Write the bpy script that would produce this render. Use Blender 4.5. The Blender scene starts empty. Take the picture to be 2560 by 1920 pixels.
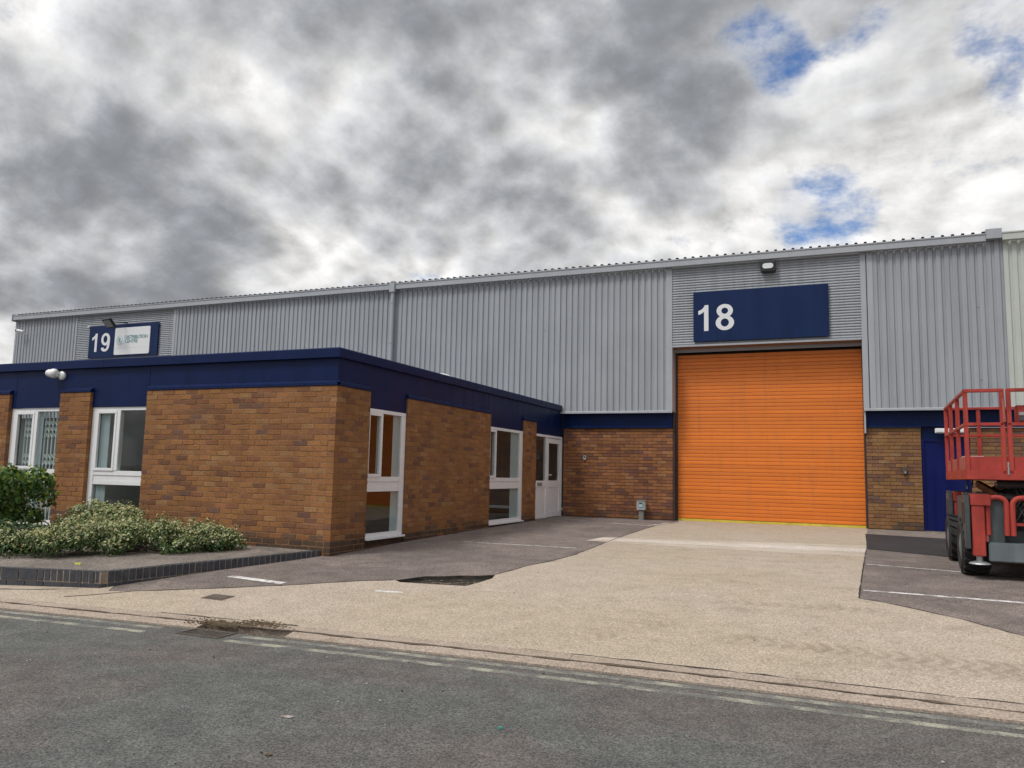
import bpy, bmesh, math, random
from mathutils import Vector, Matrix
random.seed(7)
S = bpy.context.scene
COL = S.collection
R_ = math.radians

# ------------------------------------------------------------------ camera
cam_d = bpy.data.cameras.new('camera'); cam = bpy.data.objects.new('camera', cam_d); COL.objects.link(cam)
Rv = Vector((0.9216, 0.3876, 0.0215)); Fv = Vector((-0.3874, 0.9150, 0.1123)).normalized()
Rv = (Rv - Fv*Rv.dot(Fv)).normalized(); Uv = Rv.cross(Fv)
CAM = Vector((-1.2277, -18.186, 0.995))
cam.matrix_world = Matrix(((Rv.x, Uv.x, -Fv.x, CAM.x), (Rv.y, Uv.y, -Fv.y, CAM.y), (Rv.z, Uv.z, -Fv.z, CAM.z), (0, 0, 0, 1)))
cam_d.sensor_fit = 'HORIZONTAL'; cam_d.sensor_width = 36; cam_d.lens = 1977.6/2560*36
cam_d.clip_start = 0.05; cam_d.clip_end = 6000
S.camera = cam
S.render.resolution_x, S.render.resolution_y = 1024, 768

# ------------------------------------------------------------------ light
SUN = Vector((-0.30, -0.42, 0.80)).normalized()
sl = bpy.data.lights.new('sun', 'SUN'); sl.energy = 1.5; sl.angle = R_(14); sl.color = (1, .965, .91)
so = bpy.data.objects.new('sun', sl); COL.objects.link(so)
so.rotation_euler = (-SUN).to_track_quat('-Z', 'Y').to_euler()
S.view_settings.view_transform = 'Standard'; S.view_settings.look = 'None'
S.view_settings.gamma = 1; S.view_settings.exposure = 0.34
S.cycles.max_bounces = 5; S.cycles.diffuse_bounces = 3; S.cycles.glossy_bounces = 3; S.cycles.transparent_max_bounces = 8
S.cycles.caustics_reflective = False; S.cycles.caustics_refractive = False

class NT:
    def __init__(s, tree): s.t = tree; s.n = tree.nodes; s.l = tree.links
    def add(s, typ, **kw):
        n = s.n.new(typ)
        for k, v in kw.items():
            if k.startswith('i_'): n.inputs[k[2:].replace('_', ' ')].default_value = v
            else: setattr(n, k, v)
        return n
    def put(s, sock, v):
        if hasattr(v, 'is_output'): s.l.new(v, sock)
        elif v is not None: sock.default_value = v
    def math(s, op, a, b=None, c=None, clamp=False):
        n = s.add('ShaderNodeMath', operation=op, use_clamp=clamp)
        for i, v in enumerate((a, b, c)):
            if v is not None: s.put(n.inputs[i], v)
        return n.outputs[0]
    def vmath(s, op, a, b=None, out=0):
        n = s.add('ShaderNodeVectorMath', operation=op)
        s.put(n.inputs[0], a)
        if b is not None: s.put(n.inputs[3] if op == 'SCALE' else n.inputs[1], b)
        return n.outputs['Value'] if out == 'v' else n.outputs[0]
    def noise(s, vec, scale, detail=4, rough=.5, dist=0, col=False, dim='3D'):
        n = s.add('ShaderNodeTexNoise', noise_dimensions=dim); s.put(n.inputs['Vector'], vec)
        n.inputs['Scale'].default_value = scale; n.inputs['Detail'].default_value = detail
        n.inputs['Roughness'].default_value = rough; n.inputs['Distortion'].default_value = dist
        return n.outputs[1] if col else n.outputs[0]
    def ramp(s, f, lo, hi, a=0., b=1., smooth=True):
        n = s.add('ShaderNodeMapRange'); n.interpolation_type = 'SMOOTHSTEP' if smooth else 'LINEAR'
        s.put(n.inputs[0], f)
        for i, v in enumerate((lo, hi, a, b)): s.put(n.inputs[i+1], v)
        return n.outputs[0]
    def mix(s, f, a, b, mode='MIX'):
        n = s.add('ShaderNodeMix', data_type='RGBA', blend_type=mode)
        s.put(n.inputs[0], f)
        for k, v in ((6, a), (7, b)):
            if isinstance(v, tuple) and len(v) == 3: v = (*v, 1)
            s.put(n.inputs[k], v)
        return n.outputs[2]

# ------------------------------------------------------------------ sky
W = bpy.data.worlds.new('World'); S.world = W; W.use_nodes = True
W.cycles.sampling_method = 'MANUAL'; W.cycles.sample_map_resolution = 512
w = NT(W.node_tree); w.n.clear()
wout = w.add('ShaderNodeOutputWorld'); bg = w.add('ShaderNodeBackground'); w.l.new(bg.outputs[0], wout.inputs[0])
sky = w.add('ShaderNodeTexSky', sky_type='NISHITA'); sky.sun_disc = False
sky.sun_elevation = math.asin(SUN.z); sky.sun_rotation = math.atan2(SUN.x, SUN.y)
sky.air_density = 1.0; sky.dust_density = .6; sky.ozone_density = 3.0
tc = w.add('ShaderNodeTexCoord'); D = w.vmath('NORMALIZE', tc.outputs['Generated'])
sx = w.add('ShaderNodeSeparateXYZ'); w.l.new(D, sx.inputs[0]); dz = sx.outputs[2]
inv = w.math('DIVIDE', 1.0, w.math('ADD', w.math('MAXIMUM', dz, 0.0), 0.55))
P = w.vmath('MULTIPLY', w.vmath('SCALE', D, inv), (1, 1, 1.5))
SKY_OFF = (8.8, 4.4, 0.4)
def wrp(v, sc, amp, det=1):
    return w.vmath('ADD', v, w.vmath('SCALE', w.vmath('SUBTRACT', w.noise(v, sc, det, .5, 0, col=True, dim='2D'), (.5, .5, .5)), amp))
Pw = wrp(P, 1.1, .22)
def at_off(k): return w.vmath('ADD', Pw, tuple(SKY_OFF[i]+k*(SUN.x, SUN.y, .3)[i] for i in range(3)))
v0 = at_off(0); v1 = at_off(.035)
def puff(v, det):
    n = w.add('ShaderNodeTexVoronoi', feature='SMOOTH_F1', voronoi_dimensions='2D'); w.put(n.inputs['Vector'], v); n.inputs['Scale'].default_value = 3.3
    n.inputs['Detail'].default_value = det; n.inputs['Roughness'].default_value = .62; n.inputs['Lacunarity'].default_value = 2.3; n.inputs['Smoothness'].default_value = .3
    return w.math('SUBTRACT', .90, n.outputs['Distance'])
def density(v, b_, c):
    return w.math('ADD', w.math('ADD', w.math('MULTIPLY', w.noise(v, 1.4, 1, .5, dim='2D'), .62), w.math('MULTIPLY', w.noise(v, 4.6, b_, .74, dim='2D'), .44)), w.math('MULTIPLY', puff(v, c), .38))
wisp = w.noise(v0, 26., 3, .7, dim='2D')
d0 = density(v0, 6, 2); d1 = density(v1, 3, 2)
def lobe(px, py, width):          # angular bump about a sky direction
    v = (Fv*1977.6 + Rv*(px-1280) + Uv*(960-py)).normalized()
    dt = w.vmath('DOT_PRODUCT', D, tuple(v), out='v')
    return w.ramp(dt, math.cos(R_(width)), 1.0)
mx = lambda *q: q[0] if len(q) == 1 else w.math('MAXIMUM', q[0], mx(*q[1:]))
dark = mx(lobe(1330, 260, 17), lobe(300, 640, 11), w.math('MULTIPLY', lobe(1380, 520, 8), .9), w.math('MULTIPLY', lobe(800, 150, 12), .7))
light = mx(lobe(2330, 330, 15), w.math('MULTIPLY', lobe(150, 780, 9), 1.9), w.math('MULTIPLY', lobe(700, 700, 7), 1.2), w.math('MULTIPLY', lobe(520, 330, 6), .9), w.math('MULTIPLY', lobe(1450, 330, 5), .7), w.math('MULTIPLY', lobe(1200, 600, 7), .7))
gap = mx(lobe(1900, 120, 5.5), w.math('MULTIPLY', lobe(2050, 530, 4.6), .66), w.math('MULTIPLY', lobe(2150, -60, 7), .8), w.math('MULTIPLY', lobe(2500, 40, 5), .6))
thick = w.math('SUBTRACT', w.math('ADD', w.math('ADD', d0, .045), w.math('MULTIPLY', dark, .20)), w.math('MULTIPLY', light, .10))
solid = w.math('ADD', thick, w.math('MULTIPLY', light, .08))
rag = w.math('ADD', w.math('SUBTRACT', solid, w.math('MULTIPLY', gap, .30)), w.math('MULTIPLY', w.math('SUBTRACT', wisp, .5), .16))
cover = w.ramp(rag, .16, .39)
lit = w.math('SUBTRACT', d0, d1)
body = w.ramp(w.math('ADD', thick, w.math('MULTIPLY', w.math('SUBTRACT', wisp, .5), .17)), .41, .77, smooth=False)
cloudv = w.ramp(body, 0, 1, .76, .23, smooth=False)
cloudv = w.math('ADD', cloudv, w.math('MULTIPLY', lit, w.ramp(body, 0, 1, 2.2, 1.25)))
cloudv = w.math('SMOOTH_MAX', cloudv, .235, .24)
sung = w.ramp(w.vmath('DOT_PRODUCT', D, tuple(SUN), out='v'), .6, 1., 1., 2.2)     # cloud scatters forward round the sun
zen = w.ramp(dz, .45, 1., 1., 1.4, smooth=False)
cloudv = w.math('MULTIPLY', cloudv, w.math('MULTIPLY', sung, zen))
ccol = w.mix(body, (1.0, .99, .975), (.88, .925, 1.0))
cc = w.vmath('SCALE', ccol, cloudv)
skyc = w.vmath('SCALE', sky.outputs[0], .105)
blue = w.vmath('MULTIPLY', skyc, (.62, .86, 1.12))
fin = w.mix(cover, blue, cc)
w.l.new(fin, bg.inputs[0]); bg.inputs[1].default_value = .9

# ------------------------------------------------------------------ materials
M = {}
def mat(name, col=(.5, .5, .5), rough=.6, metal=0., spec=.5, build=None):
    m = bpy.data.materials.new(name); m.use_nodes = True
    t = NT(m.node_tree); b = t.n['Principled BSDF']
    b.inputs['Base Color'].default_value = (*col, 1); b.inputs['Roughness'].default_value = rough
    b.inputs['Metallic'].default_value = metal; b.inputs['Specular IOR Level'].default_value = spec
    if build:
        geo = t.add('ShaderNodeNewGeometry'); build(t, b, geo.outputs['Position'])
    M[name] = m; return m
def bump(t, b, h, strength=.3, dist=.01):
    n = t.add('ShaderNodeBump'); n.inputs['Strength'].default_value = strength; n.inputs['Distance'].default_value = dist
    t.put(n.inputs['Height'], h); t.l.new(n.outputs[0], b.inputs['Normal'])
def painted(col, var=.12, rv=.1, sc=1.2):
    def f(t, b, p):
        n = t.noise(p, sc, 6, .6); n2 = t.noise(t.vmath('MULTIPLY', p, (3, 3, .35)), 2.2, 5, .6)
        k = t.ramp(t.math('MULTIPLY', t.math('ADD', n, n2), .5), .3, .7, 1-var, 1+var)
        t.put(b.inputs['Base Color'], t.vmath('SCALE', (*col,), k))
        t.put(b.inputs['Roughness'], t.ramp(n2, .3, .7, b.inputs['Roughness'].default_value-rv, b.inputs['Roughness'].default_value+rv))
    return f
def brickmat(name, src, mul=1.):
    def f(t, b, p):
        if src == 'obj': c = t.add('ShaderNodeObjectInfo').outputs['Color']
        else: c = t.add('ShaderNodeAttribute', attribute_name='Col').outputs['Color']
        n = t.noise(p, 38, 6, .65); n2 = t.noise(p, 1.1, 4, .55); n3 = t.noise(t.vmath('MULTIPLY', p, (1, 1, .3)), 5, 4, .6)
        k = t.math('MULTIPLY', t.ramp(n, .25, .75, .76, 1.22), t.math('MULTIPLY', t.ramp(n2, .3, .7, .90, 1.10), t.ramp(n3, .3, .75, 1.08, .88)))
        sx_ = t.add('ShaderNodeSeparateXYZ'); t.l.new(p, sx_.inputs[0])
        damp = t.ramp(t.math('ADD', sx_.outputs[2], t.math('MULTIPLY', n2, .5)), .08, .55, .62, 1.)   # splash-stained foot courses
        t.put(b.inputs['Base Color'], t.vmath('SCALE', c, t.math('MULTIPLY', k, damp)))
        bump(t, b, n, .5, .006)
    mat(name, rough=.9, spec=.25, build=f)
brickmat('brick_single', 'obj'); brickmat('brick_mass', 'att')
def mortar(name, c1, c2):
    def f(t, b, p):
        n = t.noise(p, 7, 6, .6); n2 = t.noise(p, 90, 3, .6)
        t.put(b.inputs['Base Color'], t.vmath('SCALE', t.mix(t.ramp(n, .35, .65), c1, c2), t.ramp(n2, .3, .7, .8, 1.15)))
        bump(t, b, n2, .4, .004)
    mat(name, rough=.95, spec=.2, build=f)
mortar('mortar', (.285, .165, .092), (.225, .12, .065)); mortar('mortar_dark', (.14, .078, .048), (.10, .055, .036)); mortar('mortar_pale', (.33, .28, .23), (.24, .19, .15))  # mortar_dark: shadow of the recessed bed joints put into its colour
def cladm(t, b, p):
    st = t.noise(t.vmath('MULTIPLY', p, (9, 9, .22)), 1., 5, .65); bl = t.noise(p, .8, 4, .55)
    k = t.math('MULTIPLY', t.ramp(st, .35, .75, 1.05, .86), t.ramp(bl, .3, .7, .95, 1.05))
    t.put(b.inputs['Base Color'], t.vmath('SCALE', (.335, .358, .388), k)); t.put(b.inputs['Roughness'], t.ramp(st, .3, .7, .42, .6))
    bump(t, b, t.noise(t.vmath('MULTIPLY', p, (1, 1, .5)), 1.6, 2, .5), .25, .02)
mat('cladding', (.335, .358, .388), .5, spec=.4, build=cladm)
mat('cladding_pale', (.50, .53, .50), .5, spec=.4, build=painted((.50, .53, .49), .08, .06))
mat('trim_grey', (.375, .395, .425), .45, spec=.4, build=painted((.375, .395, .425), .06, .06))
mat('roof_sheet', (.10, .11, .125), .6, build=painted((.10, .11, .125), .15))
mat('navy', (.010, .018, .090), .42, spec=.18, build=painted((.0032, .0125, .064), .2, .08, 2.))
mat('navy_sign', (.017, .030, .115), .35, spec=.2, build=painted((.007, .021, .078), .12, .06, 2.))
mat('navy_door', (.007, .011, .085), .45, spec=.2, build=painted((.004, .009, .085), .15, .1, 2.))
def orange(t, b, p):
    r = t.add('ShaderNodeObjectInfo').outputs['Random']
    n = t.noise(t.vmath('MULTIPLY', p, (.6, 1, 6)), 2., 5, .6)
    c = t.mix(t.ramp(n, .3, .7), (.70, .178, .016), (.76, .202, .02))
    st = t.noise(t.vmath('MULTIPLY', p, (3.5, 1, .5)), 1.6, 5, .65)          # rain streaks and handling grime
    c = t.mix(t.math('MULTIPLY', t.ramp(st, .50, .78), .30), c, (.34, .13, .045))
    t.put(b.inputs['Base Color'], t.vmath('SCALE', c, t.ramp(r, 0, 1, .90, 1.06)))
    t.put(b.inputs['Roughness'], t.ramp(st, .3, .7, .36, .55))
mat('orange', (.78, .19, .02), .42, spec=.5, build=orange)
mat('yellow_rubber', (.62, .50, .06), .6, build=painted((.60, .48, .06), .2))
mat('steel_dark', (.055, .03, .03), .6, build=painted((.055, .032, .03), .25))
mat('soffit', (.23, .13, .075), .8, build=painted((.23, .13, .075), .25, .05, 5))
mat('black_void', (.012, .011, .012), .9)
mat('upvc', (.80, .80, .81), .32, build=painted((.80, .80, .81), .04, .05, 3))
mat('white_paint', (.78, .78, .77), .45)
mat('white_letter', (.74, .75, .77), .5)
mat('teal_print', (.10, .27, .28), .5); mat('teal_pale', (.42, .62, .63), .5); mat('grey_print', (.45, .47, .5), .5)
mat('black_metal', (.02, .02, .022), .45)
mat('lens', (.72, .74, .76), .25)
mat('grey_glass', (.28, .29, .31), .2)
mat('rubber', (.018, .018, .019), .8, build=painted((.02, .02, .02), .35, .05, 9))
mat('red_paint', (.36, .05, .045), .5, spec=.3, build=painted((.36, .05, .038), .3, .12, 4))
mat('red_lit', (.52, .16, .14), .6, build=painted((.38, .10, .085), .3, .1, 6))  # paler copy of the red; light from the left put into its colour
mat('chassis_grey', (.055, .065, .07), .5, build=painted((.055, .066, .07), .3, .12, 5))
mat('bumper_grey', (.13, .155, .165), .5, build=painted((.13, .155, .165), .25, .12, 5))
mat('arm_dark', (.035, .033, .032), .55, build=painted((.04, .036, .034), .4, .1, 6))
mat('galv', (.42, .44, .45), .4, .6)
mat('interior', (.30, .29, .27), .9); mat('interior_floor', (.12, .11, .10), .9)
mat('blind', (.50, .56, .60), .8)
mat('grille', (.75, .78, .76), .5)
mat('post_grey', (.20, .20, .18), .8, build=painted((.20, .20, .18), .3, .05, 8))
mat('plate', (.42, .47, .47), .5, build=painted((.42, .47, .47), .15, .05, 12))
mat('bark', (.06, .045, .03), .9)
mat('soil', (.045, .035, .027), .95, build=painted((.032, .026, .02), .6, .02, 14))
mat('rubble', (.1, .08, .06), .95, build=painted((.12, .095, .07), .6, .02, 15))
mat('iron', (.05, .038, .03), .7, build=painted((.10, .08, .065), .4, .1, 12))
mat('pebble_pale', (.5, .49, .46), .8); mat('pebble_dark', (.05, .045, .04), .8); mat('dry_leaf', (.10, .068, .034), .9)
mat('paper', (.75, .75, .74), .7); mat('plastic_green', (.05, .30, .24), .4); mat('litter_yellow', (.6, .58, .10), .6)
def blueb(t, b, p):
    n = t.noise(p, 9, 5, .6); n2 = t.noise(p, 60, 4, .6)
    c = t.mix(t.ramp(n, .3, .7), (.030, .036, .052), (.062, .064, .072))
    t.put(b.inputs['Base Color'], t.vmath('SCALE', c, t.ramp(n2, .3, .7, .75, 1.25))); bump(t, b, n2, .3, .004)
mat('blue_brick', rough=.55, build=blueb)
def glass(t, b, p):
    o = t.n['Material Output']; ge = t.add('ShaderNodeNewGeometry')
    cs = t.math('ABSOLUTE', t.vmath('DOT_PRODUCT', ge.outputs['Normal'], ge.outputs['Incoming'], out='v'))
    fr_ = t.math('ADD', .07, t.math('MULTIPLY', .93, t.math('POWER', t.math('SUBTRACT', 1., cs), 5.)))      # two-face Schlick reflectance
    g = t.add('ShaderNodeBsdfGlossy'); g.inputs['Roughness'].default_value = .012; g.inputs['Color'].default_value = (.93, .96, .95, 1)
    wn = t.add('ShaderNodeBump'); wn.inputs['Strength'].default_value = .05; wn.inputs['Distance'].default_value = .02
    t.put(wn.inputs['Height'], t.noise(p, 2.5, 2, .4)); t.l.new(wn.outputs[0], g.inputs['Normal'])
    tr = t.add('ShaderNodeBsdfTransparent'); tr.inputs[0].default_value = (.78, .85, .83, 1)
    mx = t.add('ShaderNodeMixShader'); t.l.new(fr_, mx.inputs[0]); t.l.new(tr.outputs[0], mx.inputs[1]); t.l.new(g.outputs[0], mx.inputs[2])
    t.l.new(mx.outputs[0], o.inputs[0])
mat('glass', build=glass)
def leafm(name, trans=.25):
    def f(t, b, p):
        c = t.add('ShaderNodeAttribute', attribute_name='Col').outputs['Color']
        t.put(b.inputs['Base Color'], c)
        o = t.n['Material Output']; tl = t.add('ShaderNodeBsdfTranslucent'); t.put(tl.inputs[0], c)
        mx = t.add('ShaderNodeMixShader'); mx.inputs[0].default_value = trans
        t.l.new(b.outputs[0], mx.inputs[1]); t.l.new(tl.outputs[0], mx.inputs[2]); t.l.new(mx.outputs[0], o.inputs[0])
    mat(name, rough=.5, spec=.35, build=f)
leafm('leaf')
# ground materials
def asphalt(c1, c2, speck, pale=.5, scale=1.):
    def f(t, b, p):
        big = t.noise(p, .55*scale, 5, .6, .6); mid = t.noise(p, 4, 5, .6); fine = t.noise(p, 75, 4, .7); ag = t.noise(p, 190, 2, .6)
        c = t.mix(t.ramp(big, .42, .58), c1, c2)
        k = t.math('MULTIPLY', t.math('MULTIPLY', t.ramp(mid, .3, .7, .84, 1.14), t.ramp(t.noise(p, 24, 3, .65), .3, .7, .86, 1.14)), t.ramp(fine, .36, .64, .50, 1.55))
        c = t.vmath('SCALE', c, k)
        c = t.mix(t.math('MULTIPLY', t.ramp(ag, .66, .74), pale), c, speck)
        t.put(b.inputs['Base Color'], c); bump(t, b, t.math('ADD', fine, t.math('MULTIPLY', ag, .5)), .7, .012)
    return f
mat('road_asphalt', rough=.88, spec=.3, build=asphalt((.112, .113, .105), (.124, .110, .102), (.38, .37, .35), .85))
mat('yard_asphalt', rough=.9, spec=.25, build=asphalt((.205, .168, .150), (.165, .136, .122), (.36, .31, .28), .55, 1.4))
mat('patch_asphalt', rough=.8, build=asphalt((.022, .020, .021), (.028, .024, .025), (.13, .12, .11), .3, 2))
mat('apron', rough=.95, build=asphalt((.19, .16, .14), (.22, .185, .155), (.33, .29, .25), .3, 2))
def concrete(c1, c2, c3, marks=()):
    def f(t, b, p):
        big = t.noise(p, .5, 5, .6, .5); mid = t.noise(t.vmath('MULTIPLY', p, (1, 1.6, 1)), 2.4, 6, .62, .4); fine = t.noise(p, 60, 5, .7); ag = t.noise(p, 120, 2, .6)
        c = t.mix(t.ramp(big, .40, .62), c1, c2)
        c = t.mix(t.math('MULTIPLY', t.ramp(mid, .52, .74), .62), c, c3)
        c = t.vmath('SCALE', c, t.math('MULTIPLY', t.ramp(t.noise(p, 3.5, 5, .7), .3, .7, .92, 1.06), t.ramp(fine, .36, .64, .66, 1.30)))
        c = t.mix(t.math('MULTIPLY', t.ramp(ag, .66, .76), .5), c, (.12, .095, .07))
        for (ax, ay), (bx, by), wd, amt, ph in marks:       # dirty tyre prints: chevron bars along a track
            L = math.hypot(bx-ax, by-ay); ux, uy = (bx-ax)/L, (by-ay)/L; q = t.vmath('SUBTRACT', p, (ax, ay, 0))
            tt = t.vmath('DOT_PRODUCT', q, (ux, uy, 0), out='v'); ss = t.math('ABSOLUTE', t.vmath('DOT_PRODUCT', q, (-uy, ux, 0), out='v'))
            bars = t.math('SINE', t.math('ADD', t.math('MULTIPLY', tt, 46.), t.math('ADD', t.math('MULTIPLY', ss, 30.), ph)))
            band = t.math('MULTIPLY', t.ramp(ss, wd*.55, wd, 1., 0.), t.math('MULTIPLY', t.ramp(tt, 0., L*.25, 0., 1.), t.ramp(tt, L*.75, L, 1., 0.)))
            m_ = t.math('MULTIPLY', t.math('MULTIPLY', band, t.ramp(bars, -.3, .7, .25, 1.)), t.math('MULTIPLY', t.ramp(mid, .30, .60, .45, 1.), amt))
            c = t.mix(m_, c, (.20, .155, .11))
        t.put(b.inputs['Base Color'], c); bump(t, b, fine, .45, .008)
    return f
mat('drive_concrete', rough=.92, spec=.25, build=concrete((.40, .332, .252), (.415, .342, .275), (.30, .245, .18), (((-2.5, -11.36), (.7, -11.45), .17, .55, 0.), ((-2.8, -10.12), (-.6, -9.9), .13, .42, 1.), ((-3.4, -11.95), (-2.6, -10.8), .2, .34, 2.), ((-1.6, -11.66), (1.6, -11.62), .12, .42, 3.))))
mat('kerb_concrete', rough=.92, spec=.25, build=concrete((.335, .27, .215), (.365, .295, .24), (.23, .18, .14)))
mat('pale_concrete', rough=.92, spec=.25, build=concrete((.54, .475, .41), (.58, .51, .45), (.46, .39, .32)))
mat('pale_edge', rough=.92, spec=.25, build=concrete((.46, .39, .315), (.50, .425, .35), (.40, .33, .26)))
mat('planter_paving', rough=.95, spec=.2, build=asphalt((.18, .155, .135), (.215, .185, .16), (.30, .27, .24), .4, 1.5))
mat('joint_dirt', (.10, .075, .055), .95, build=painted((.10, .075, .055), .5, .02, 20))
mat('crack', (.028, .022, .018), .95)
mat('stain', (.13, .10, .075), .95)
def wornpaint(col, under, lo, hi, sc=9):
    def f(t, b, p):
        n = t.math('ADD', t.math('MULTIPLY', t.noise(p, sc, 6, .7), .6), t.math('MULTIPLY', t.noise(p, 70, 3, .7), .4))
        fine = t.noise(p, 75, 4, .7)
        t.put(b.inputs['Base Color'], t.vmath('SCALE', t.mix(t.ramp(n, lo, hi), under, col), t.ramp(fine, .3, .7, .75, 1.2)))
    return f
mat('line_white', rough=.8, build=wornpaint((.70, .69, .67), (.24, .195, .172), .43, .53))
mat('line_faint', rough=.9, build=wornpaint((.48, .43, .40), (.23, .188, .165), .47, .58))
mat('line_yellow', rough=.85, build=wornpaint((.35, .335, .26), (.125, .122, .112), .45, .60, 5))
mat('tyre_mark', rough=.95, build=wornpaint((.31, .255, .188), (.385, .318, .238), .46, .66, 14))
mat('ground_far', rough=.95, build=asphalt((.09, .085, .08), (.10, .095, .085), (.2, .2, .2), .3))

# ------------------------------------------------------------------ mesh helpers
class MB:
    def __init__(s): s.v = []; s.f = []; s.c = None
    def quad(s, *pts):
        i = len(s.v); s.v += [tuple(p) for p in pts]; s.f.append(tuple(range(i, i+len(pts)))); return s
    def box(s, x0, x1, y0, y1, z0, z1, M4=None):
        i = len(s.v)
        vs = [Vector((x, y, z)) for z in (z0, z1) for x, y in ((x0, y0), (x1, y0), (x1, y1), (x0, y1))]
        if M4 is not None: vs = [M4 @ v for v in vs]
        s.v += [tuple(v) for v in vs]
        s.f += [tuple(i+k for k in q) for q in ((3, 2, 1, 0), (4, 5, 6, 7), (0, 1, 5, 4), (1, 2, 6, 5), (2, 3, 7, 6), (3, 0, 4, 7))]
        return s
    def tube(s, pts, r, n=8, cap=True):
        pts = [Vector(p) for p in pts]; rings = []; a = None
        for k, p in enumerate(pts):
            d = (pts[min(k+1, len(pts)-1)] - pts[max(k-1, 0)]).normalized()
            if a is not None: a = a - d*a.dot(d)
            else:
                a = d.cross(Vector((0, 0, 1)))
                if a.length < 1e-3: a = d.cross(Vector((1, 0, 0)))
            a.normalize(); b = d.cross(a); i = len(s.v)
            rr = r[k] if isinstance(r, (list, tuple)) else r
            for j in range(n):
                t = 2*math.pi*j/n; s.v.append(tuple(p + (a*math.cos(t) + b*math.sin(t))*rr))
            rings.append(i)
        for a, b in zip(rings, rings[1:]):
            for j in range(n): s.f.append((a+j, a+(j+1) % n, b+(j+1) % n, b+j))
        if cap:
            s.f.append(tuple(rings[0]+j for j in reversed(range(n)))); s.f.append(tuple(rings[-1]+j for j in range(n)))
        return s
    def lathe(s, prof, n=20, M4=None):     # prof: (radius, height) about local z
        i = len(s.v); m = len(prof)
        for r, z in prof:
            for j in range(n):
                t = 2*math.pi*j/n; v = Vector((r*math.cos(t), r*math.sin(t), z))
                s.v.append(tuple(M4 @ v if M4 is not None else v))
        for k in range(m-1):
            for j in range(n): s.f.append((i+k*n+j, i+k*n+(j+1) % n, i+(k+1)*n+(j+1) % n, i+(k+1)*n+j))
        s.f.append(tuple(i+j for j in reversed(range(n)))); s.f.append(tuple(i+(m-1)*n+j for j in range(n)))
        return s
    def extrude(s, prof, p0, p1, fn):       # prof in 2D, swept from p0 to p1 along one axis: fn(a, b, t) -> xyz
        i = len(s.v); m = len(prof)
        for t in (p0, p1): s.v += [tuple(fn(a, b, t)) for a, b in prof]
        for k in range(m): s.f.append((i+k, i+(k+1) % m, i+m+(k+1) % m, i+m+k))
        s.f.append(tuple(i+k for k in reversed(range(m)))); s.f.append(tuple(i+m+k for k in range(m)))
        return s
    def build(s, name, m, parent=None, bevel=0, smooth=False, kind=None, out=None):
        me = bpy.data.meshes.new(name); me.from_pydata(s.v, [], s.f); me.update()
        bm = bmesh.new(); bm.from_mesh(me)
        if s.c is None: bmesh.ops.recalc_face_normals(bm, faces=bm.faces)
        if bevel: bmesh.ops.bevel(bm, geom=bm.edges[:], offset=bevel, segments=2, affect='EDGES', clamp_overlap=True)
        bm.to_mesh(me); bm.free()
        if s.c is not None:
            a = me.color_attributes.new('Col', 'FLOAT_COLOR', 'POINT')
            for k, c in enumerate(s.c): a.data[k].color = (*c, 1)
        if out is not None and me.polygons[0].normal.dot(Vector(out)) < 0: me.flip_normals()
        if smooth:
            for p in me.polygons: p.use_smooth = True
        me.materials.append(M[m])
        o = bpy.data.objects.new(name, me); COL.objects.link(o)
        if parent: o.parent = parent
        if kind: o['kind'] = kind
        return o
def thing(name, label, cat, group=None):
    o = bpy.data.objects.new(name, None); COL.objects.link(o); o.empty_display_size = .1
    return tag(o, label, cat, group)
def tag(o, label, cat, group=None):
    o['label'] = label; o['category'] = cat
    if group: o['group'] = group
    return o
def structure(o): o['kind'] = 'structure'; return o

# ------------------------------------------------------------------ ground
PYZ = [(-80, -.43), (-12.42, -.43), (-12.40, -.40), (-12.2, -.375), (-12.0, -.355), (-10.5, -.23), (-9, -.14), (-7.3, -.095), (-4, -.045), (.2, 0), (80, 0)]
def bend(x):
    t = min(max(0, -2-x), 8.); return -.02*t**1.5 - max(0, -10-x)*.085
def gz(x, y):
    wv = min(max((-9.5-y)/2.3, 0), 1); wv = wv*wv*(3-2*wv); yy = y - bend(x)*wv
    for (a, za), (b, zb) in zip(PYZ, PYZ[1:]):
        if yy <= b: return za + (zb-za)*(max(yy, a)-a)/(b-a)
    return 0
def sheet(name, poly, m, off, parent=None, step=.25, kind='structure', wob=0, road=False):
    bm = bmesh.new()
    bm.faces.new([bm.verts.new((x, y, 0)) for x, y in poly])
    xs = [p[0] for p in poly]; ys = [p[1] for p in poly]
    def cut(c, n): bmesh.ops.bisect_plane(bm, geom=bm.verts[:]+bm.edges[:]+bm.faces[:], plane_co=c, plane_no=n)
    y = math.floor(min(ys)/step)*step
    while y < max(ys):
        if abs(y) < 40: cut((0, y, 0), (0, 1, 0))
        y += step
    for yy in (-12.2, -12.3, -7.3): cut((0, yy, 0), (0, 1, 0))
    x = math.floor(min(xs))
    while x < max(xs):
        if abs(x) < 22: cut((x, 0, 0), (1, 0, 0))
        x += .5 if not road else 2.
    bmesh.ops.triangulate(bm, faces=bm.faces[:])
    for v in bm.verts:
        v.co.z = (-.43 if road else gz(v.co.x, v.co.y)) + off
    bmesh.ops.recalc_face_normals(bm, faces=bm.faces)
    for f in bm.faces:
        if f.normal.z < 0: f.normal_flip()
    me = bpy.data.meshes.new(name); bm.to_mesh(me); bm.free(); me.materials.append(M[m])
    o = bpy.data.objects.new(name, me); COL.objects.link(o)
    if parent: o.parent = parent
    if kind: o['kind'] = kind
    return o
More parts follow.
